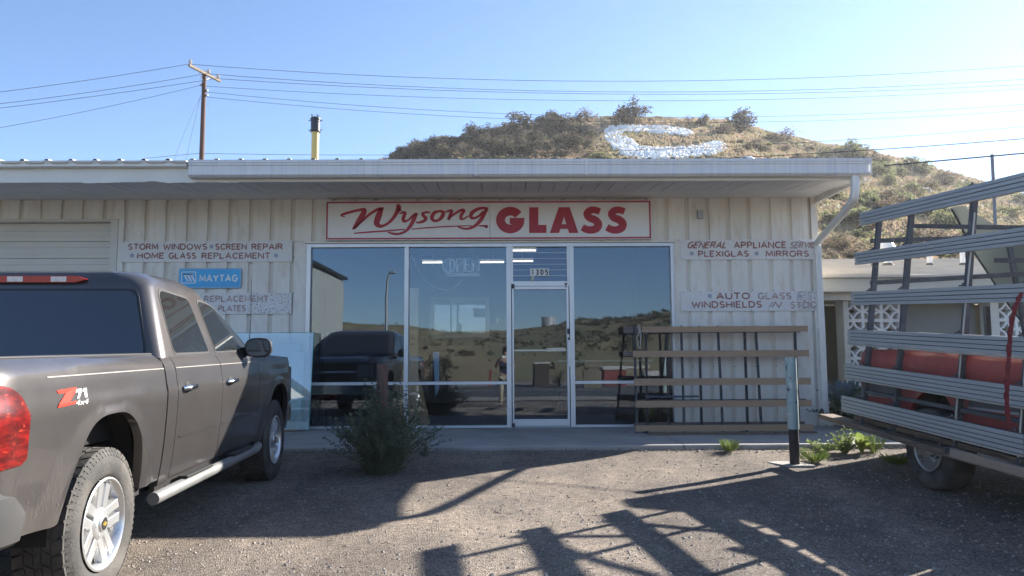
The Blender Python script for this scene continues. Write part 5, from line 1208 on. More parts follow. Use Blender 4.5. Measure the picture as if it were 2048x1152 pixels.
    put_text(q, '4x4', -.50, -.375, .922, .960, fa, bold=.0, shear=.3); q.build('decal_lettering', Zw, t, recalc=False)
    q = MB(); put_text(q, 'SILVERADO', 2.36, 2.78, .86, .90, lambda x, z: (xf(x, z)+.004, x, z), bold=.02, space=1.2); q.build('door_badge', M['chrome'], t, recalc=False)
    # dust thrown up behind the rear wheel: dried mud spatter, real flecks
    rg = random.Random(4); q = MB()
    for i in range(120):
        a = rg.uniform(-.86, -.46); z = .56+.22*rg.random()**2.2+.12*max(0, a+.8); l = rg.uniform(.004, .02); an = rg.uniform(.9, 2.2); w2 = .0008; dy, dz = math.cos(an)*l, math.sin(an)*l
        q.add([f(a-w2, z), f(a+w2, z), f(a+dy+w2, z+dz), f(a+dy-w2, z+dz)], [(0, 1, 2, 3)])
    tag(q.build('mud_fleck', pbr('dry_mud', (.13, .115, .10), .95), t, recalc=False), kind='stuff')
    return t
silverado()

# ------------------------------------------------------------------ red glass truck with side racks
M['red'] = pbr('faded_red_paint', (.33, .07, .06), .5, var=.1, vs=3, coat=.25, col2=(.40, .08, .065), s2=3, thr=.6, soft=.15, rvar=.12)
M['red2'] = pbr('grey_side_band', (.13, .13, .135), .6, var=.1)
M['rack'] = pbr('rack_steel', (.10, .105, .11), .6, metal=.3, var=.3, vs=7, col2=(.22, .2, .19), s2=18, thr=.64)
M['rail'] = pbr('rail_aluminium', (.42, .435, .43), .5, metal=.3, var=.10, vs=2.5, stretch=(4, .4, 4))
M['rail_low'] = pbr('rail_lip', (.42, .41, .36), .5, metal=.3, var=.1)
M['oldwood'] = pbr('weathered_wood', (.20, .15, .11), .9, var=.2, vs=3, stretch=(9, .8, 9), col2=(.11, .085, .065), s2=4, thr=.52, soft=.1, bump=.4, bs=25)
def red_truck():
    yw = 7.08; O = Vector((4.79, yw, gz(yw)-.01)); yaw = .0625
    t = thing('red_work_truck', O, 'old red pickup with steel glass carrying side racks parked at the right edge', 'pickup truck', rot=(math.atan(.02), 0, yaw))
    # local: Y forward is the tail direction here (the truck is backed up to the shop)
    def xf(y, z):
        x = xs_red(z)*.875
        if y > 1.15: x -= .05*((y-1.15)/.2)**2
        return x
    TY = 1.20
    for s in (-1, 1):
        side_panel(-1.30, TY, lambda y: .50, lambda y: 1.27, xf, s, 'bed_side', M['red'], t, arch=(0, .47, .90, 2.3), n=30)
        q = MB(); n = 16
        for a, b in ((-1.29, -.50), (.50, TY-.01)): q.grid([[(s*(xf(lerp(a, b, i/n), z)+.004), lerp(a, b, i/n), z) for i in range(n+1)] for z in (.80, .83, .90, .93)])
        q.build('side_band', M['red2'], t, split=True); q = MB()
        for a, b in ((-1.29, -.50), (.50, TY-.01)): q.grid([[(s*(xf(lerp(a, b, i/n), z)+.010), lerp(a, b, i/n), z) for i in range(n+1)] for z in (.782, .800)])
        q.build('side_moulding', M['alu_dark'], t, split=True)
        side_panel(-2.75, -1.34, lambda y: .50, lambda y: 1.24, xf, s, 'door', M['red'], t, n=10)
        side_panel(-4.1, -2.77, lambda y: .50, lambda y: 1.2+.05*(y+2.77), xf, s, 'front_fender', M['red'], t, arch=(-3.35, .47, .9, 2.3), n=24)
        wheel(t, (s*.80, 0, .375), s, tr=.375, rr=.205, wd=.24, hub='steel', treads=False); wheel(t, (s*.80, -3.35, .375), s, tr=.375, rr=.205, wd=.24, hub='steel', treads=False)
        MB().box(min(s*.84, s*.87), max(s*.84, s*.87), TY-.06, TY+.005, .86, 1.02).build('tail_lamp', M['red'], t, bevel=.006)
    MB().box(-.80, .80, TY-.05, TY-.01, .58, 1.24).build('tailgate', M['red'], t, bevel=.01)
    MB().box(-.82, .82, -1.3, TY-.05, .68, .72).build('bed_floor', M['under'], t)
    for s in (-1, 1):
        rows = []
        for i in range(15):
            a = math.pi*i/14; rows.append([(s*.83, .475*math.cos(a), .42+.49*math.sin(a)), (s*.60, .475*math.cos(a), .42+.49*math.sin(a))])
        MB().grid(rows).build('wheel_liner', M['red2'], t, smooth=60); MB().box(min(s*.58, s*.6), max(s*.58, s*.6), -.48, .48, .42, .92).build('inner_well', M['under'], t)
    MB().box(-.84, .84, TY+.01, TY+.12, .45, .58).build('rear_bumper', M['rack'], t, bevel=.01)
    q = MB().box(-.80, .80, -4.0, -3.85, .45, 1.0).box(-.80, .80, -2.85, -.5, .42, .95).box(-.80, .80, .5, TY-.06, .5, .67).box(-.5, .5, -4, TY-.06, .4, .66); q.build('underbody', M['under'], t)
    q = MB()
    def ring(z, w_, yb_, yf_): return [(x, y, z) for x, y in rounded([(w_, yb_), (w_, yf_), (-w_, yf_), (-w_, yb_)], .12, 5)]
    rings = [ring(1.235, .90, -2.90, -1.36), ring(1.66, .76, -2.42, -1.46), ring(1.72, .70, -2.34, -1.52), ring(1.745, .3, -2.1, -1.7)]; n = len(rings[0])
    q.add([p for r_ in rings for p in r_], [(i*n+k, i*n+(k+1) % n, (i+1)*n+(k+1) % n, (i+1)*n+k) for i in range(3) for k in range(n)]+[tuple(range(3*n, 4*n))]); cab = q.build('cab', M['red'], t, smooth=30)
    wz = lambda z: lerp(.90, .76, (z-1.235)/.425)
    for s in (-1, 1):
        q = MB(); q.prism(rounded([(-2.62, 1.27), (-1.50, 1.27), (-1.56, 1.63), (-2.34, 1.63)], .05), lambda p: (s*(wz(p[1])+.006), p[0], p[1]), lambda p: (s*(wz(p[1])-.01), p[0], p[1])); q.build('side_window', M['carglass'], cab)
    q = MB(); q.prism(rounded([(-.7, 1.28), (.7, 1.28), (.62, 1.62), (-.62, 1.62)], .05), lambda p: (p[0], lerp(-1.36, -1.46, (p[1]-1.235)/.425)+.006, p[1]), lambda p: (p[0], -1.5, p[1])); q.build('rear_window', M['carglass'], cab)
    q = MB(); q.prism(rounded([(-.75, 1.28), (.75, 1.28), (.64, 1.63), (-.64, 1.63)], .05), lambda p: (p[0], lerp(-2.90, -2.42, (p[1]-1.235)/.425)-.006, p[1]), lambda p: (p[0], lerp(-2.90, -2.42, (p[1]-1.235)/.425)+.02, p[1])); q.build('windscreen', M['carglass'], cab)
    q = MB(); q.grid([[(u*.88, y, 1.2+.05*(y+2.9)+.02*(1-u*u)) for u in (-1, -.6, 0, .6, 1)] for y in (-2.86, -3.4, -4.05)]); q.build('hood', M['red'], t, smooth=40)
    MB().box(-.9, .9, -4.13, -4.02, .6, 1.12).build('grille', M['alu_dark'], t, bevel=.02); MB().box(-.93, .93, -4.25, -4.14, .45, .6).build('front_bumper', M['alu_dark'], t, bevel=.02)
    bpy.context.view_layer.update(); inv = t.matrix_basis.inverted()
    # ---- the visible side rack, in world coordinates
    dirv = Vector((-.0625, 1, .0585)).normalized()
    def rail_far(px, py, Y): return P(px, py, Y)
    rails = [(1722, 438, 8.30), (1712, 517, 8.30), (1705, 597, 8.30), (1698, 672, 8.30), (1692, 740, 8.30), (1685, 804, 8.30)]
    ends = [rail_far(*r_) for r_ in rails]; Lr = 2.66
    def put(mb, name, mat, par=t, **k):
        o = mb.build(name, mat, par, **k)
        if par is t: o.matrix_parent_inverse = inv
        return o
    hs = [.150, .142, .148, .152, .150, .150]
    for i, p in enumerate(ends):
        near = p-dirv*Lr; hgt = hs[i]; side = Vector((dirv.y, -dirv.x, 0)); up = Vector((0, 0, 1)); body = MB(); m = 4
        lean = side*.10
        for k in range(m):                       # four channels stacked, with dark gaps
            z0 = (-.5+k/m)*hgt; z1 = z0+hgt/m-.006; off = side*(.004 if k % 2 else 0)
            for u in (0,):
                a = p+up*((z0+z1)/2)+lean*0+off; b = near+up*((z0+z1)/2)+off
                body.beam(a, b, .038, (z1-z0))
        core = MB().beam(p+side*.012-dirv*.02, near+side*.012+dirv*.02, .02, hgt-.01)
        r_ = put(body, 'rack_rail', M['rail'], bevel=.0015)
        put(core, 'rail_core', M['steel'], r_)
        if i >= 3: put(MB().beam(p+up*(-hgt/2-.012)-side*.004, near+up*(-hgt/2-.012)-side*.004, .04, .016), 'rail_lip', M['rail_low'], r_)
    # uprights: four stakes behind the rails
    def on_rail(i, s_): return ends[i]-dirv*s_+Vector((.055, 0, 0))
    for s_ in (.28, .86, 1.78, 2.52):
        a, b = on_rail(0, s_)+Vector((0, 0, .03)), on_rail(5, s_)+Vector((0, 0, -.22)); put(MB().beam(a, b, .05, .045, up=(0, 1, 0)), 'rack_upright', M['rack'], bevel=.003)
        if s_ > 1.5: put(MB().tube([b+Vector((-.03, -.028, .1)), lerp(b, a, .5)+Vector((-.03, -.028, 0)), a+Vector((-.03, -.028, -.2))], .008, 5), 'upright_rod', M['rail_low'])
    for zf, s0, s1 in ((.93, .28, 2.52),):
        a = lerp(on_rail(0, s0), on_rail(5, s0), zf)+Vector((.04, 0, 0)); b = lerp(on_rail(0, s1), on_rail(5, s1), zf)+Vector((.04, 0, 0)); put(MB().beam(a, b, .035, .035), 'rack_bar', M['rack'])
    # clamps holding the bundles to the uprights
    for s_ in (.28, .86, 1.78, 2.52):
        for i in range(6):
            c_ = ends[i]-dirv*s_+Vector((.028, 0, 0)); q = MB().box(c_.x-.012, c_.x+.05, c_.y-.03, c_.y+.03, c_.z+hs[i]/2+.002, c_.z+hs[i]/2+.012); q.tube([(c_.x+.01, c_.y, c_.z+hs[i]/2+.01), (c_.x+.01, c_.y, c_.z+hs[i]/2+.03)], .008, 6); put(q, 'rail_clamp', M['rack'])
    # plank shelf under the rails
    pf = P(1652, 832, 8.72); pn = pf-dirv*3.6+Vector((0.06, 0, 0)); pn.z -= .04
    q = MB(); q.beam(pf, pn, .17, .05); put(q, 'shelf_plank', M['oldwood'], bevel=.004)
    pf2 = P(1690, 833, 8.2)+Vector((.16, 0, -.01)); q = MB(); q.beam(pf2, pf2-dirv*3.1, .14, .045); put(q, 'shelf_plank', M['oldwood'], bevel=.004)
    a = P(1905, 905, 6.45); q = MB(); q.beam(a, a-dirv*1.6, .05, .07); put(q, 'shelf_edge_board', pbr('bare_pine', (.36, .27, .2), .85, var=.15, vs=4), bevel=.004)
    for s_ in (.86, 1.78, 2.52):
        b = on_rail(5, s_)+Vector((0, 0, -.2)); put(MB().beam(b+Vector((-.1, 0, 0)), b+Vector((.5, 0, .05)), .05, .05), 'rack_bracket', M['rack'])
    # far side rack with bars
    for yy in (8.35, 7.4, 6.3, 5.6): put(MB().beam((5.95-(yy-7)*.0625, yy, gz(yy)+.6), (5.72-(yy-7)*.0625, yy, gz(yy)+2.5), .045, .045, up=(0, 1, 0)), 'rack_upright', M['rack'])
    for pa, pb, Ya, Yb in (((1742, 482), (1932, 476), 8.3, 8.3), ((1826, 452), (2075, 456), 8.3, 7.0), ((1740, 566), (2080, 546), 8.2, 7.6), ((1990, 521), (2090, 520), 7.6, 7.2)):
        put(MB().beam(P(*pa, Ya), P(*pb, Yb), .04, .045), 'rack_bar', M['rack'])
    # red webbing strap hanging over the rails
    q = MB(); xs_ = [(2052, 585), (2040, 612), (2031, 650), (2027, 700), (2024, 760), (2022, 800), (2027, 848)]; cp = catmull([(*tuple(P(a, b, 5.60)-Vector((.04, 0, 0))),) for a, b in xs_], 6)
    rr_ = [[(p[0]-.016+.006*math.sin(i*1.7), p[1]-.012, p[2]), (p[0]+.01, p[1]-.024+.004*math.sin(i*2.3), p[2]), (p[0]+.026-.012*i/len(cp), p[1]-.008, p[2]+.004*math.sin(i))] for i, p in enumerate(cp)]
    q.grid(rr_); q.grid([[(a+.004, b+.012, c_) for a, b, c_ in r_] for r_ in rr_]); so_ = put(q, 'red_strap', pbr('red_webbing', (.20, .03, .032), .85, var=.3, vs=25, bump=.5, bs=90))
    return t
RT = red_truck()
def big_panel():
    r_ = thing('grey_panel', (5.9, 9.2, gz(9.2)), 'large grey green curved sheet carried upright behind the rails at the right', 'sheet panel'); inv = Matrix.Translation(-Vector(r_.location))
    top = [P(1903, 415, 10.25), P(1925, 411, 10.0), P(2010, 462, 9.1), P(2048, 478, 8.6), P(2200, 530, 7.9), P(2360, 560, 7.4)]  # sheet bent and carried on out of view to shape its ground shadow
    bot = [P(1904, 418, 10.27), P(1922, 452, 10.4), P(1951, 508, 10.6), P(2020, 612, 10.85), P(2110, 730, 11.0), P(2200, 800, 10.8)]
    rows = [[lerp(a, b, k/6)+Vector((0, .06*math.sin(math.pi*k/6), 0)) for k in range(7)] for a, b in zip(top, bot)]
    q = MB().grid(rows); q.grid([[p+Vector((.01, .02, 0)) for p in r__] for r__ in rows]); o = q.build('sheet', pbr('grey_green_sheet', (.25, .30, .275), .45, var=.06, vs=1), r_, smooth=60); o.matrix_parent_inverse = inv
    o = MB().tube(bot, .02, 6).build('edge_trim', M['rack'], r_, smooth=60); o.matrix_parent_inverse = inv
    for x, y, h in ((6.45, 9.95, 1.75), (7.2, 9.6, 1.9)):
        o = MB().beam((x, y+.12, gz(y)), (x, y+.12, gz(y)+h), .06, .06).build('back_brace', M['rack'], r_); o.matrix_parent_inverse = inv
big_panel()
# ------------------------------------------------------------------ things in front of the shop
def leaning_glass():
    gm = glass('greenish_glass', (.72, .86, .85), .16, solid=(.62, .76, .75), sfac=.34); ed = pbr('glass_edge', (.06, .30, .28), .15)
    for i, (pxa, pxb, pyt, yb, lab) in enumerate([(500, 619, 668, 11.25, 'front clear sheet of glass leaning by the left jamb of the storefront'), (490, 602, 706, 11.33, 'lower middle sheet of glass in the stack leaning at the left jamb'), (470, 592, 690, 11.40, 'rear sheet of glass of the stack leaning at the left jamb')]):
        xb = P(pxb, 800, yb).x; xa = P(pxa, 800, yb).x-1.0; h = P(pxb, pyt, yb+.2).z-SLAB
        t = thing('glass_sheet', (xa, yb, SLAB+.02), lab, 'glass sheet', 'glass sheets leaning on the front'); W_ = xb-xa; lean = .18
        MB().add([(0, 0, 0), (W_, 0, 0), (W_, lean, h), (0, lean, h)], [(0, 1, 2, 3)]).build('pane', gm, t)
        q = MB().beam((W_, 0, 0), (W_, lean, h), .008, .010).beam((0, lean, h), (W_, lean, h), .008, .008); q.build('polished_edge', ed, t)
    b = MB().box(P(480, 800, 11.2).x-1, P(600, 800, 11.2).x, 11.15, 11.5, SLAB, SLAB+.018).build('wood_strip', M['oldwood']); tag(b, 'flat wooden strip under the leaning glass sheets', 'wood strip')
leaning_glass()
M['rackwood'] = pbr('rack_wood', (.42, .29, .19), .85, var=.3, vs=3, stretch=(.5, 6, 6), col2=(.33, .225, .15), s2=3, thr=.53, soft=.12, bump=.4, bs=20)
M['rackwood_old'] = pbr('rack_wood_old', (.16, .13, .12), .9, var=.2, vs=3, stretch=(.5, 6, 6))
def glass_rack():
    r_ = thing('glass_rack', (P(1450, 860, 10.7).x, 10.8, SLAB), 'wooden A frame glass rack with five brown rails against the right wall', 'glass rack'); base = Vector(r_.location); inv = Matrix.Translation(-base)
    def b_(mb, n, m, **k): o = mb.build(n, m, r_, **k); o.matrix_parent_inverse = inv; return o
    yb, yt = 10.62, 11.12
    rows = [(1284, 1615, 652.5, 664, 0), (1266, 1617, 701, 713.5, .26), (1268, 1620.5, 756.5, 770, .55), (1271, 1622, 801, 814, .78), (1271, 1626, 850, 862, 1.0)]
    for x0, x1, a, b, k in rows:
        Y = lerp(yt, yb, k); pa, pb = P(x0, (a+b)/2, Y), P(x1, (a+b)/2, Y); z0, z1 = P(1450, b, Y).z, P(1450, a, Y).z
        q = MB(); n = 8; pr = []
        for i in range(n+1):
            x = lerp(pa.x, pb.x, i/n); w_ = .006*math.sin(x*3+k*9); pr.append([(x, Y-.02+w_, z0), (x, Y-.02+w_, z1), (x, Y+.02+w_, z1+.002), (x, Y+.02+w_, z0), (x, Y-.02+w_, z0)])
        q.grid(pr); q.add([p for p in pr[0][:4]], [(0, 1, 2, 3)]); q.add([p for p in pr[-1][:4]], [(0, 1, 2, 3)])
        b_(q, 'rack_board', M['rackwood'], bevel=.003)
    yr = 11.42
    for x0, x1, a, b in ((1246, 1600, 654, 666), (1246, 1600, 703, 712), (1270, 1612, 799.5, 806), (1268, 1609, 845, 853)):
        pa, pb = P(x0, a, yr), P(x1, a, yr); b_(MB().box(pa.x, pb.x, yr-.02, yr+.02, P(1400, b, yr).z, pa.z), 'rear_rack_board', M['rackwood_old'], bevel=.003)
    # leaning steel legs behind the front boards
    for xa, xb in ((1268, 1274), (1362, 1369), (1435.5, 1446), (1511, 1523.5), (1589, 1599)):
        p, q_ = P(xa, 652, yt+.05), P(xb, 866, yb+.05); q_.z = SLAB+.005; b_(MB().beam(p, q_, .03, .03, up=(0, 1, 0)), 'leaning_leg', M['steel'])
    for xa in (1290, 1332, 1396.5, 1487, 1587):
        p = P(xa, 652, yr); b_(MB().box(p.x-.017, p.x+.017, yr-.055, yr-.025, SLAB+.004, p.z), 'upright_leg', M['steel'])
    for px in (1290, 1487, 1589): p = P(px, 858, 10.7); b_(MB().box(p.x-.02, p.x+.02, 10.55, 11.4, SLAB+.002, SLAB+.035), 'base_bar', M['steel'])
    p = P(1350, 793, 11.2); b_(MB().box(P(1290, 793, 11.2).x, P(1397, 793, 11.2).x, 11.18, 11.21, p.z-.014, p.z+.014), 'cross_bar', pbr('blue_steel', (.06, .08, .13), .5))
    # tangle of pale cord on the left corner
    q = MB(); rg = random.Random(3); c_ = P(1277, 672, 11.02)
    for k in range(5):
        pts = [(c_.x+rg.uniform(-.03, .04), c_.y+rg.uniform(-.04, .02), c_.z+.16-.09*j+rg.uniform(-.03, .03)) for j in range(5)]; q.tube(catmull(pts, 5), .004, 4)
    q.tube(catmull([(c_.x, c_.y, c_.z+.1), (c_.x+.07, c_.y, c_.z+.06), (c_.x+.14, c_.y, c_.z+.08), (c_.x+.1, c_.y, c_.z+.02)], 5), .004, 4)
    b_(q, 'cord', pbr('pale_cord', (.45, .42, .36), .9))
glass_rack()
def loose_boards():
    for i, (a, b, yy, h, lab) in enumerate([(1296, 1588, 10.40, .03, 'thin weathered plank lying on the slab before the glass rack'), (1500, 1632, 10.52, .022, 'short grey board lying at the right foot of the glass rack')]):
        p = MB().box(P(a, 870, yy).x, P(b, 870, yy).x, yy-.06, yy+.06, SLAB+.001, SLAB+h).build('loose_plank', M['oldwood'], bevel=.004); tag(p, lab, 'plank')
loose_boards()
def posts():
    y = 8.3; t_, b = P(1581, 715, y), P(1590, 934, y); g0 = gz(y); zm = P(1586, 858, y).z
    r_ = thing('painted_post', (b.x, y, g0), 'pale teal chipped pipe post with dark bare lower half, in front of the rack', 'bollard'); dx = t_.x-b.x
    lo = MB().tube([(0, 0, -.1), (dx*.3, 0, zm-g0+.01)], .052, 20).build('lower_pipe', pbr('dark_pipe', (.035, .028, .026), .7, var=.3, vs=6), r_, smooth=50)
    q = MB().tube([(dx*.34, 0, zm-g0), (dx, 0, t_.z-g0)], .060, 24, caps=False); q.tube([(dx*.34, 0, zm-g0+.002), (dx, 0, t_.z-g0-.03)], .053, 24)
    q.build('painted_sleeve', pbr('chipped_teal', (.31, .40, .39), .6, var=.08, vs=4, col2=(.05, .03, .028), s2=9, thr=.63, soft=.012, col3=(.5, .52, .5), s3=5, thr3=.58, stretch=(1.6, 1.6, .8)), r_, smooth=50)
    q = MB(); rg = random.Random(1); pad = [(p.x-b.x, p.y-y) for p in [Vector((P(a, c_, 8.3).x, yy, 0)) for a, c_, yy in ((1545, 930, 8.48), (1568, 937, 8.18), (1622, 935, 8.18), (1612, 926, 8.5), (1575, 922, 8.54))]]
    q.prism(pad, lambda p: (p[0], p[1], .018+.02*0), lambda p: (p[0], p[1], -.05)); q.build('footing', pbr('footing_concrete', (.30, .285, .26), .9, var=.2, vs=5), r_)
    y = 8.35; g0 = gz(y); t_ = P(765, 728, y); r_ = thing('rusty_bollard', (t_.x, y, g0), 'reddish brown round steel bollard standing inside the dark weed bush', 'bollard')
    MB().tube([(0, 0, -.1), (0, 0, t_.z-g0)], .062, 24).build('pipe', pbr('rust_brown', (.15, .085, .07), .85, var=.25, vs=5, col2=(.11, .07, .06), s2=8), r_, smooth=50)
posts()
M['weed'] = pbr('weed_leaf', (.10, .135, .085), .65, var=.35, vs=6); translucent(M['weed'], .3)
M['weed_bright'] = pbr('weed_leaf_bright', (.22, .28, .08), .6, var=.3, vs=6); translucent(M['weed_bright'], .4)
M['weed_stem'] = pbr('weed_stem', (.12, .12, .07), .8)
def stems(name, loc, n, h, spread, leaf, leafn, mat, label, cat, seed, group=None, up=.6, leafw=.4):
    rg = random.Random(seed); t = thing(name, loc, label, cat, group); q = MB(); V, Fc = [], []
    for i in range(n):
        a = rg.random()*6.283; r_ = rg.random(); hh = h*(1-.55*r_)*(.6+.5*rg.random()); ex = math.cos(a)*spread*r_, math.sin(a)*spread*r_; r0_ = (.35 if n > 60 else .12)*spread*rg.random()
        pts = [Vector((math.cos(a)*r0_+ex[0]*k**1.15, math.sin(a)*r0_+ex[1]*k**1.15, hh*(k**up if up else k)+.02*rg.uniform(-1, 1)*k)) for k in (0, .25, .5, .75, 1)]
        q.tube(pts, [.004, .0035, .003, .002, .001], 4, caps=False); ps = catmull([tuple(p) for p in pts], 4)
        for j in range(leafn):
            k = rg.random()**.8; p = Vector(ps[min(int(k*len(ps)), len(ps)-1)]); d = Vector((rg.uniform(-1, 1), rg.uniform(-1, 1), rg.uniform(-.2, 1))).normalized(); l = leaf*rg.uniform(.5, 1.2); s = d.cross(Vector((rg.uniform(-1, 1), rg.uniform(-1, 1), rg.uniform(-1, 1)))).normalized()*l*leafw*.5
            k0 = len(V); V += [tuple(p), tuple(p+d*l*.5+s), tuple(p+d*l), tuple(p+d*l*.5-s)]; Fc.append((k0, k0+1, k0+2, k0+3))
    q.build('stem', M['weed_stem'], t); me = bpy.data.meshes.new('foliage'); me.from_pydata(V, [], Fc); me.materials.append(mat); link('foliage', me, t); return t
def weeds():
    x = P(765, 900, 8.15).x
    stems('weed_bush', (x, 8.13, gz(8.1)), 230, .92, .56, .036, 62, M['weed'], 'big dark feathery weed bush growing around the rusty bollard', 'bush', 1, up=.75)
    stems('side_weed', (P(850, 905, 8.9).x, 8.95, gz(8.9)), 16, .22, .2, .03, 12, M['weed'], 'small weed sprig at the slab edge right of the dark bush', 'weed', 5)
    def tuft(px, y, h, sp, n, seed, lab):
        rg = random.Random(seed); q = MB(); p = P(px, 895, y); t = tag(bpy.data.objects.new('x', None)) if False else None
        for i in range(n):
            a = rg.random()*6.28; l = h*rg.uniform(.4, 1); r_ = sp*rg.random(); b = Vector((math.cos(a)*r_*.3, math.sin(a)*r_*.3, 0)); e = Vector((math.cos(a)*r_, math.sin(a)*r_, l)); m_ = lerp(b, e, .55)+Vector((0, 0, l*.12)); s = Vector((-math.sin(a), math.cos(a), 0))*.0022
            q.add([b-s, b+s, m_+s*.8, e, m_-s*.8], [(0, 1, 2, 3, 4)])
        o = q.build('grass_tuft', M['weed_bright'], recalc=False); o.location = (p.x, y, gz(y)); tag(o, lab, 'grass tuft')
    tuft(1458, 9.08, .16, .17, 150, 1, 'bright yellow green grass tuft at the slab edge before the rack')
    tuft(1790, 8.35, .12, .20, 200, 2, 'bright grass tuft just left of the steel wheel of the red truck'); tuft(1748, 9.0, .26, .16, 90, 3, 'taller pale tuft at the end of the slab edge')
    tuft(1625, 8.5, .14, .22, 150, 4, 'thin pale grass right of the foot of the teal post')
    stems('weed_plant', (P(1640, 890, 9.0).x, 9.0, gz(9.0)), 34, .15, .40, .026, 24, M['weed_bright'], 'low creeping weed with small blooms on the slab edge right of the teal post', 'weed', 8, up=.8, leafw=.6)
    stems('weed_plant', (P(1690, 890, 8.98).x, 8.98, gz(9.0)), 30, .36, .22, .030, 30, M['weed_bright'], 'upright flowering weed on the slab edge, tallest of the sunlit weeds', 'weed', 9, up=1., leafw=.6)
    # broad leaved plant
    t = thing('broadleaf_weed', (P(1722, 890, 8.95).x, 8.95, gz(9)), 'sunlit broad leaved weed between the upright weed and the red truck', 'weed'); rg = random.Random(6)
    for i in range(17):
        a = rg.random()*6.28; l = rg.uniform(.09, .19); el = rg.uniform(.3, 1.3); w_ = l*.36; d = Vector((math.cos(a)*math.cos(el), math.sin(a)*math.cos(el), math.sin(el))); s = Vector((-math.sin(a), math.cos(a), 0)); n_ = d.cross(s); b = Vector((math.cos(a)*.03, math.sin(a)*.03, rg.uniform(0, .12)))
        q = MB(); rows = [[b+d*l*k+s*w_*wd*u-n_*(.12*l*k*k)*1+n_*.25*w_*wd*abs(u) for u in (-1, -.5, 0, .5, 1)] for k, wd in ((0, .08), (.2, .6), (.5, 1), (.8, .7), (1, .08))]
        q.grid(rows); q.build('leaf', M['weed_bright'], t, smooth=80)
    stems('shade_hedge', (P(1745, 830, 11.2).x, 11.2, gz(11)), 150, .65, .75, .06, 40, M['weed'], 'dark shaded weedy hedge behind the downspout', 'bush', 12, up=.8, leafw=.6)
    ag = pbr('agave_blue', (.16, .21, .24), .6, var=.15)
    t = thing('agave_plant', (P(1688, 775, 11.7).x, 11.7, gz(11.6)+.05), 'blue grey fleshy plant behind the corner of the shop', 'plant')
    for i in range(26):
        a = i*2.4; el = .35+1.0*(i/26); l = .55-.15*(i/26); d = Vector((math.cos(a)*math.cos(el), math.sin(a)*math.cos(el), math.sin(el))); s = Vector((-math.sin(a), math.cos(a), 0)); n_ = d.cross(s)
        q = MB(); q.grid([[Vector((0, 0, .3))+d*l*k+s*.075*wd*u-n_*.02*(1-u*u) for u in (-1, 0, 1)] for k, wd in ((0, .7), (.35, 1), (.75, .7), (1, .05))]); q.build('leaf', ag, t, smooth=80)
    q = MB(); rg = random.Random(7); V, Fc = [], []   # seam weeds
    for i in range(260):
        x = rg.uniform(-2.3, 5.4); l = rg.uniform(.01, .05); a = rg.random()*6.28; b = Vector((x, 9.185-rg.random()*.03, gz(9.2)-.01)); e = b+Vector((math.cos(a)*l*.6, math.sin(a)*l*.4, l)); q.add([b, b+Vector((.006, 0, 0)), e], [(0, 1, 2)])
    tag(q.build('seam_grass', M['weed'], recalc=False), 'tiny grass growing along the slab seam', kind='stuff')
weeds()

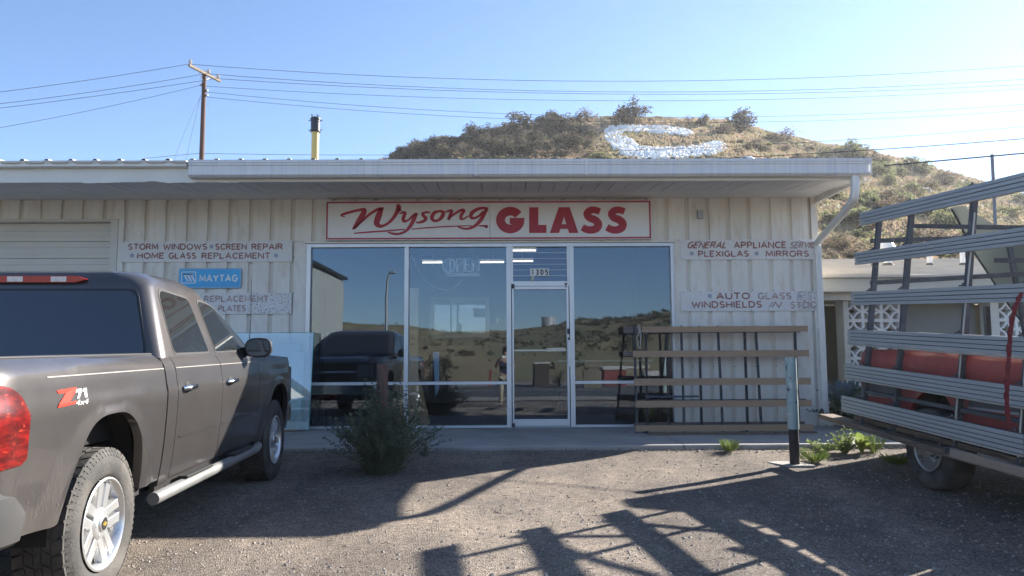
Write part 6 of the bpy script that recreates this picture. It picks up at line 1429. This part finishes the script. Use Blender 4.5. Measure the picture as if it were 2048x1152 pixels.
# ------------------------------------------------------------------ neighbouring building
def neighbour():
    Y = 12.4; r_ = thing('neighbour_building', (9, Y, gz(Y)), 'low tan flat roofed building with white breeze block screens beyond the shop corner', 'building'); inv = Matrix.Translation(-Vector(r_.location))
    def b_(mb, n, m, par=None, **k):
        o = mb.build(n, m, par or r_, **k)
        if par is None: o.matrix_parent_inverse = inv
        return o
    tan = pbr('tan_fascia', (.58, .55, .46), .8, var=.1, vs=1.5, world=True, stretch=(.3, 1, 4)); cream = pbr('cream_post', (.66, .64, .57), .75, var=.07); grey = pbr('grey_render', (.30, .31, .285), .9, var=.06)
    g0 = gz(Y); x0, x1 = 5.02, 13.; Yf = 12.0
    zf0, zf1 = P(1750, 583, Yf).z, P(1750, 556, Yf).z; zr0 = zf1+.02
    b_(MB().box(x0, x1, Yf, Yf+.06, zf0, zf1), 'fascia', tan); b_(MB().box(x0, x1, Yf+.06, Y+3, zf0+.02, zf0+.05), 'soffit', tan)
    b_(MB().box(x0, x1, Yf+.2, Yf+.38, zf0-.12, zf0+.018), 'header_beam', cream)
    # roof of overlapping rolled strips
    yr = 16.5; zr1 = P(1800, 519, yr).z; n = 9; rm = pbr('roof_sheet', (.66, .585, .48), .8, var=.14, vs=2, world=True, stretch=(.4, 3, 1)); rb = b_(MB().add([(x0, Yf, zf1+.0), (x1, Yf, zf1+.0), (x1, yr, zr1-.06), (x0, yr, zr1-.06)], [(0, 1, 2, 3)]), 'roof', rm)
    for i in range(n):
        ya, yb_ = lerp(Yf-.05, yr, i/n), lerp(Yf-.05, yr, (i+1)/n)+.05; za, zb_ = lerp(zf1, zr1, i/n)+.05, lerp(zf1, zr1, (i+1)/n)+.012
        mb = MB(); m_ = 10; top = [[(lerp(x0-.05, x1, k/m_), ya, za-.045), (lerp(x0-.05, x1, k/m_), ya, za+.01*noise.noise(Vector((k*.7, i, 0)))), (lerp(x0-.05, x1, k/m_), yb_, zb_)] for k in range(m_+1)]; mb.grid(top); b_(mb, 'roof_strip', rm, rb)
    for px, py, h_, w_, lab in ((1776, 538, .42, .19, ''), (1860, 540, .46, .13, ''), (1926, 536, .35, .12, ''), (1747, 538, .12, .09, '')):
        p = P(px, py, 14.2); t = lerp(0, 1, (14.2-Yf)/(yr-Yf)); h_ *= .85; w_ *= .85; z = lerp(zf1, zr1, t)
        v = b_(MB().tube([(p.x, 14.2, z-.05), (p.x, 14.2, z+h_)], w_*.42, 14), 'vent_pipe', M['gutter_w'], smooth=50)
        if w_ > .15: b_(MB().lathe([(z+h_-.03, .09), (z+h_, .17), (z+h_+.12, .10), (z+h_+.14, .001)], 14, 'z', (p.x, 14.2, 0)), 'vent_cap', M['gutter_w'], smooth=40)
        b_(MB().lathe([(z-.03, w_*.9), (z+.08, w_*.5)], 12, 'z', (p.x, 14.2, 0)), 'vent_flashing', M['grey_rock'])
    # wall, posts
    ax, bx_ = P(1697, 650, Y).x, P(1806, 650, Y).x
    b_(MB().box(x0, ax-.12, Y+1.2, Y+1.3, g0, zf0).box(bx_, P(1978, 650, Y).x, Y+.35, Y+.45, g0, zf0).box(P(2120, 650, Y).x, x1, Y+.1, Y+.2, g0, zf0).box(x0, x1, Y+3, Y+3.1, g0, zf0), 'wall', grey)
    for a_, b__ in ((P(1685, 650, Y).x, ax-.005), (P(1979, 650, Y).x, P(1996, 650, Y).x)): b_(MB().box(a_, b__, Y-.05, Y+.25, g0, zf0), 'post', cream, bevel=.01)
    # breeze blocks
    s_ = .308; wm = pbr('white_block', (.80, .795, .77), .8, var=.06, vs=4); q = MB(); fr = .026; dp = .09
    q.box(-s_/2, s_/2, -dp, dp, -s_/2, -s_/2+fr).box(-s_/2, s_/2, -dp, dp, s_/2-fr, s_/2).box(-s_/2, -s_/2+fr, -dp, dp, -s_/2+fr, s_/2-fr).box(s_/2-fr, s_/2, -dp, dp, -s_/2+fr, s_/2-fr)
    for cx, cz in ((1, 1), (1, -1), (-1, 1), (-1, -1)):    # quarter rings round each corner: petals between them
        n = 9; rr_ = s_*.5-.006; wd = .016; c0 = (cx*s_/2, cz*s_/2); rows = []
        a0 = math.atan2(-cz, -cx)
        for k in range(n+1):
            a = a0-math.pi/4+math.pi/2*k/n; ca, sa = math.cos(a), math.sin(a)
            rows.append([(c0[0]+ca*(rr_-wd), y_, c0[1]+sa*(rr_-wd)) if inner else (c0[0]+ca*(rr_+wd), y_, c0[1]+sa*(rr_+wd)) for inner, y_ in ((1, -dp*.9), (0, -dp*.9), (0, dp*.9), (1, dp*.9), (1, -dp*.9))])
        q.grid(rows)
    me = q.mesh('breeze_block'); me.materials.append(wm); nb = 0
    scr = b_(MB().box(ax-.004, bx_, Y+.0, Y+.2, g0, g0+.12), 'screen_base', cream)
    z = g0+.12+s_/2
    zc = P(1750, 641, Y).z; k = math.floor((zc-(g0+.12))/s_); off = zc-(g0+.12)-k*s_
    z = g0+.12+off-s_/2
    while z < zf0-.05:
        for c_ in range(3): 
            xx = P(1802, 650, Y).x-s_/2-c_*s_
            if xx > ax-.1: link('breeze_block', me, scr, loc=(xx, Y+.1, z))
        for c_ in range(3): link('breeze_block', me, scr, loc=(P(1997, 650, Y).x+s_/2+c_*s_, Y+.1, z))
        z += s_
neighbour()
def slope_posts():
    q = P(1983, 400, 23.5); t = P(1984, 309, 23.5); o = MB().tube([(q.x, 23.5, gz(23)), (t.x, 23.5, t.z)], .05, 10).build('steel_mast', pbr('mast_grey', (.12, .14, .18), .5), smooth=50); tag(o, 'slim grey mast standing behind the rails carrying the thick cable', 'mast')
    for px, lab in ((1795, 'thin fence post by the bright bush'), (2005, 'thin fence post on the right slope near the mast'), (2020, 'thicker fence post at the far right of the slope')):
        p = hill_hit(px, 425); tag(MB().tube([(p.x, p.y, p.z-.2), (p.x, p.y, p.z+1.3)], .05, 6).build('fence_post', M['pole']), lab, 'fence post', 'posts on the right slope')
slope_posts()

# ------------------------------------------------------------------ the street side, seen mirrored in the shop glass
def Q(px, py, dist):                          # point behind the camera whose mirror image stands at the pixel
    d = ray(px, py); return Vector((d.x/d.y*dist, VY-dist, CZ+d.z/d.y*dist))
def street_side():
    xw = -9.5; ya, yb_ = VY-44.8, VY-34.; r_ = thing('white_warehouse', (xw, yb_, gz(-15)), 'tall plain pale warehouse on the street side mirrored in the left window', 'building'); inv = Matrix.Translation(-Vector(r_.location))
    hw = pbr('warehouse_wall', (.40, .41, .38), .8, var=.05, world=True); h = CZ+4.6
    o = MB().box(xw-9, xw, ya, yb_, gz(-15)-.2, h).build('wall', hw, r_); o.matrix_parent_inverse = inv
    o = MB().box(xw-9.2, xw+.2, ya-.2, yb_+.2, h+.01, h+.16).build('roof_edge', M['steel'], r_); o.matrix_parent_inverse = inv
    p = Q(770, 545, 33.); b = Q(771, 790, 33.); g0 = gz(p.y); r_ = thing('street_light', (b.x, p.y, g0), 'tall street light with a short curved arm mirrored in the left window', 'street light'); H = p.z-g0
    MB().tube([(0, 0, 0), (0, 0, H*.8), (.05, 0, H*.94), (.16, 0, H-.02)], [.075, .06, .055, .05], 10).build('pole', M['alu_dark'], r_, smooth=60); MB().box(.12, .42, -.1, .1, H-.06, H+.06).build('lamp_head', M['alu_dark'], r_, bevel=.03)
    # water tank
    dist = 335.; a, b = Q(1083.5, 655, dist), Q(1112.5, 655, dist); t = Q(1098, 634.5, dist); w_ = (b.x-a.x)/2; zb_ = back_z((a.x+b.x)/2, dist)-3
    r_ = thing('water_tank', ((a.x+b.x)/2, VY-dist, zb_), 'cylindrical steel water tank on the far ridge mirrored in the door glass', 'water tank')
    MB().lathe([(0, w_), (t.z-zb_, w_), (t.z-zb_+.1, .01)], 40, 'z').build('shell', pbr('tank_steel', (.5, .48, .46), .35, metal=.4), r_, smooth=40)
    # scrub on the far side
    rg = np.random.default_rng(11); cl = []; clb = []
    for i in range(4200):
        yv = 60+265*rg.random()**.75; u = rg.uniform(-.42, .30); dens = interp(u, [(-.4, .25), (-.05, .3), (.08, .75), (.3, 1)])
        if rg.random() > dens*(.4+.6*(yv/325)): continue
        x = u*yv; s = (.3+.9*rg.random()**2)*(1.3 if u > .07 else .8); z = back_z(x, yv); n = 34
        c_, a, b = leaf_cloud(n, [(x, VY-yv, z+s*.4, s*.6, .7), (x+s*.4, VY-yv, z+s*.3, s*.4, .7)], s*.2, i); cl.append(((c_, a, b), i % 2))
    me = cloud_mesh('far_scrub', cl, [M['leaf_dark'], M['leaf_mid']]); tag(link('far_scrub', me), 'dark juniper scrub dotted over the far side slope', kind='stuff')
    for px, py, w_px, dist, kind, k, tall, lab in ((738, 752, 46, 46, 'juniper', 1, 1.5, 'dark shrub beyond the road mirrored at the left of the plank'), (878, 768, 62, 44, 'juniper', 2, 1.5, 'tall dark shrub beyond the road mirrored right of the blue strip'), (850, 768, 60, 43, 'sparse', 0, .9, 'thin shrub beyond the road mirrored under the tall one'),
                               (935, 722, 44, 80, 'scrub', 1, .6, 'round bush on the far slope mirrored in the second window'), (1118, 772, 40, 42, 'sparse', 3, 1.6, 'small roadside tree mirrored in the door glass'), (1090, 655, 14, 300, 'juniper', 0, .6, 'small bush at the foot of the water tank'),
                               (1250, 690, 36, 120, 'juniper', 2, .9, 'dark bush on the far slope mirrored in the right window'), (1160, 700, 30, 110, 'juniper', 3, .9, 'dark bush on the far slope mirrored beside the door'), (1285, 700, 26, 100, 'juniper', 0, 1., 'dark bush mirrored at the left end of the rack')):
        p = Q(px, py, dist); s = w_px*dist/F; g_ = back_z(p.x, dist) if dist > 50 else gz(p.y); shrub('roadside_bush', (p.x, p.y, g_-.1), s, kind, k, lab, tall=tall)
    # sheds, crates, panels across the road
    def bx(name, px0, px1, py0, py1, dist, dep, mat, lab, cat, trim=None):
        a, b = Q(px0, py1, dist), Q(px1, py0, dist); g_ = gz(VY-dist); r_ = thing(name, ((a.x+b.x)/2, VY-dist, g_), lab, cat); wd = (b.x-a.x)/2
        MB().box(-wd, wd, -dep, 0, max(0, a.z-g_) if a.z-g_ > .6 else 0, b.z-g_).build('body', mat, r_, bevel=.02)
        if trim: MB().box(-wd-.05, wd+.05, -dep-.05, .05, b.z-g_+.004, b.z-g_+.09).build('lid', trim, r_)
    dk = pbr('dark_brown', (.07, .05, .04), .9); pa = pbr('pallet_wood', (.20, .165, .11), .9, var=.3); rd = pbr('dull_red', (.22, .05, .04), .8); wh = pbr('faded_white', (.5, .47, .42), .8)
    bx('brown_shed', 1070, 1098, 728, 772, 41, 2.5, dk, 'low brown shed across the road mirrored in the door', 'shed', wh)
    bx('stacked_panels', 1168, 1205, 741, 768, 39, .6, pa, 'tan panel stack across the road, lower one mirrored in the right window', 'panel'); bx('stacked_panels', 1170, 1204, 718, 735, 43, .5, pa, 'tan panel across the road, upper one mirrored in the right window', 'panel')
    bx('red_trailer', 1210, 1252, 740, 768, 42, 2, rd, 'dull red trailer across the road mirrored in the right window', 'trailer', wh); bx('white_trailer', 1206, 1300, 733, 738, 50, 2, wh, 'long pale flatbed across the road', 'trailer'); bx('flat_cart', 1290, 1320, 744, 750, 46, 1, wh, 'small pale cart across the road near the rack', 'cart')
    bx('wooden_crate', 1150, 1160, 733, 752, 41, .8, pa, 'tan crate across the road mirrored just right of the door', 'crate', dk); bx('roadside_post', 976, 981, 738, 765, 41, .3, rd, 'narrow red post pair across the road mirrored beside the photographer', 'post')
    # hidden sides of the road have kerb stones? none in view
street_side()
def person():
    t = thing('person', (.03, -.42, gz(-.42)), 'person in a navy shirt and khaki trousers holding up a phone, mirrored in the window', 'person')
    def skin(name, nodes, edges, mat, root=0):
        me = bpy.data.meshes.new(name); me.from_pydata([n[:3] for n in nodes], edges, []); me.materials.append(mat); o = link(name, me, t); o.modifiers.new('s', 'SKIN')
        for i, n in enumerate(nodes):
            v = me.skin_vertices[0].data[i]; v.radius = (n[3], n[4] if len(n) > 4 else n[3]); v.use_root = (i == root)
        m = o.modifiers.new('u', 'SUBSURF'); m.levels = 1; m.render_levels = 2; return o
    sk = pbr('skin', (.45, .27, .19), .6, var=.04); sh = pbr('navy_shirt', (.025, .03, .055), .85, var=.1); kh = pbr('khaki', (.36, .31, .22), .85, var=.1)
    # body: one continuous figure
    N = [(0, 0, .95, .15, .11), (0, 0, 1.15, .15, .11), (0, 0, 1.36, .18, .12), (0, .01, 1.46, .07, .07), (0, .02, 1.54, .055), (0, .03, 1.60, .085, .095), (0, .02, 1.70, .085, .10),
         (.19, 0, 1.41, .06), (.30, .12, 1.22, .045), (.17, .36, 1.46, .034), (.11, .40, 1.51, .03), (-.19, 0, 1.41, .06), (-.30, .12, 1.22, .045), (-.17, .36, 1.46, .034), (-.11, .40, 1.51, .03),
         (.10, 0, .88, .095), (.12, .01, .48, .06), (.12, -.02, .08, .042), (.13, .12, .03, .035), (-.10, 0, .88, .095), (-.12, .03, .48, .06), (-.13, 0, .08, .042), (-.14, .14, .03, .035)]
    skin('body', N, [(0,1),(1,2),(2,3),(3,4),(4,5),(5,6),(2,7),(7,8),(8,9),(9,10),(2,11),(11,12),(12,13),(13,14),(0,15),(15,16),(16,17),(17,18),(0,19),(19,20),(20,21),(21,22)], sk)
    skin('shirt', [(0, 0, .90, .17, .125), (0, 0, 1.15, .168, .125), (0, 0, 1.37, .20, .135), (.20, 0, 1.41, .075), (.285, .10, 1.26, .062), (-.20, 0, 1.41, .075), (-.285, .10, 1.26, .062)], [(0,1),(1,2),(2,3),(3,4),(2,5),(5,6)], sh)
    skin('trousers', [(0, 0, .96, .165, .12), (.10, 0, .86, .11), (.12, .01, .48, .08), (.12, -.02, .10, .07), (-.10, 0, .86, .11), (-.12, .03, .48, .08), (-.13, 0, .10, .07)], [(0,1),(1,2),(2,3),(0,4),(4,5),(5,6)], kh)
    for s in (1, -1): skin('shoe', [(s*.13, -.06, .05, .05, .045), (s*.135, .08, .045, .048, .04), (s*.14, .17, .04, .04, .03)], [(0,1),(1,2)], M['trim'])
    for s in (1, -1):                                 # fingers round the phone edge
        for k in range(4):
            b = Vector((s*.108, .40, 1.50+.014*k)); skin('finger', [(*b, .010), (b.x-s*.012, b.y+.022, b.z+.002, .009), (b.x-s*.030, b.y+.026, b.z, .008)], [(0,1),(1,2)], sk)
        skin('thumb', [(s*.112, .395, 1.505, .012), (s*.095, .375, 1.535, .010), (s*.078, .372, 1.548, .009)], [(0,1),(1,2)], sk)
    skin('hair', [(0, .0, 1.72, .088, .095), (0, -.02, 1.66, .085, .07), (0, .02, 1.755, .06, .07)], [(0,1),(0,2)], M['trim'])
    q = MB()
    for s in (1, -1): q.lathe([(0, .012), (.006, .008), (.008, .001)], 8, 'y', (s*.032, .118, 1.675))
    q.build('eye', M['trim'], t); skin('nose', [(0, .11, 1.67, .012), (0, .128, 1.645, .014)], [(0,1)], sk); skin('mouth', [(-.022, .112, 1.612, .006), (0, .118, 1.61, .007), (.022, .112, 1.612, .006)], [(0,1),(1,2)], rd_ := pbr('lip', (.32, .13, .11), .6))
    for s in (1, -1): skin('ear', [(s*.085, .02, 1.68, .012, .02), (s*.087, .018, 1.645, .01, .015)], [(0,1)], sk)
    ph = thing('phone', (0, -.014, CZ), 'pale phone held up in both hands by the person', 'phone'); MB().box(-.075, .075, -.009, 0, -.038, .038).build('case', M['white'], ph, bevel=.004); MB().box(-.07, .07, -.0105, -.0095, -.034, .034).build('screen', M['black'], ph)
person()
def debris():
    rg = random.Random(31); q = MB()
    for i in range(420):
        y = rg.uniform(3.4, 9.1); x = rg.uniform(-1, 1)*y*.66; a = rg.random()*6.28; l = rg.uniform(.01, .07); z = gz(y)+.012; q.tube([(x, y, z), (x+math.cos(a)*l*.5, y+math.sin(a)*l*.5, z+rg.uniform(0, .008)), (x+math.cos(a+.4)*l, y+math.sin(a+.4)*l, z)], .0016, 3)
    tag(q.build('dry_twigs', pbr('twig_dark', (.10, .075, .055), .95), recalc=False), 'tiny dry twigs and litter scattered on the gravel', kind='stuff')
debris()
# thin haze in one closed box round everything, added in place of lens glare
hz = MB().box(-565, 565, -560, 560, -6, 75).mesh('haze'); hm = bpy.data.materials.new('glare_haze'); hm.use_nodes = True; hn = hm.node_tree; hn.nodes.clear()
ho = _n(hn, 'ShaderNodeOutputMaterial'); hv = _n(hn, 'ShaderNodeVolumePrincipled'); hv.inputs['Color'].default_value = (.95, .96, 1, 1); hv.inputs['Density'].default_value = .00036; hv.inputs['Anisotropy'].default_value = .45
hn.links.new(hv.outputs[0], ho.inputs['Volume']); hz.materials.append(hm); tag(link('haze', hz), 'thin haze over the whole scene, added in place of lens glare', kind='stuff')
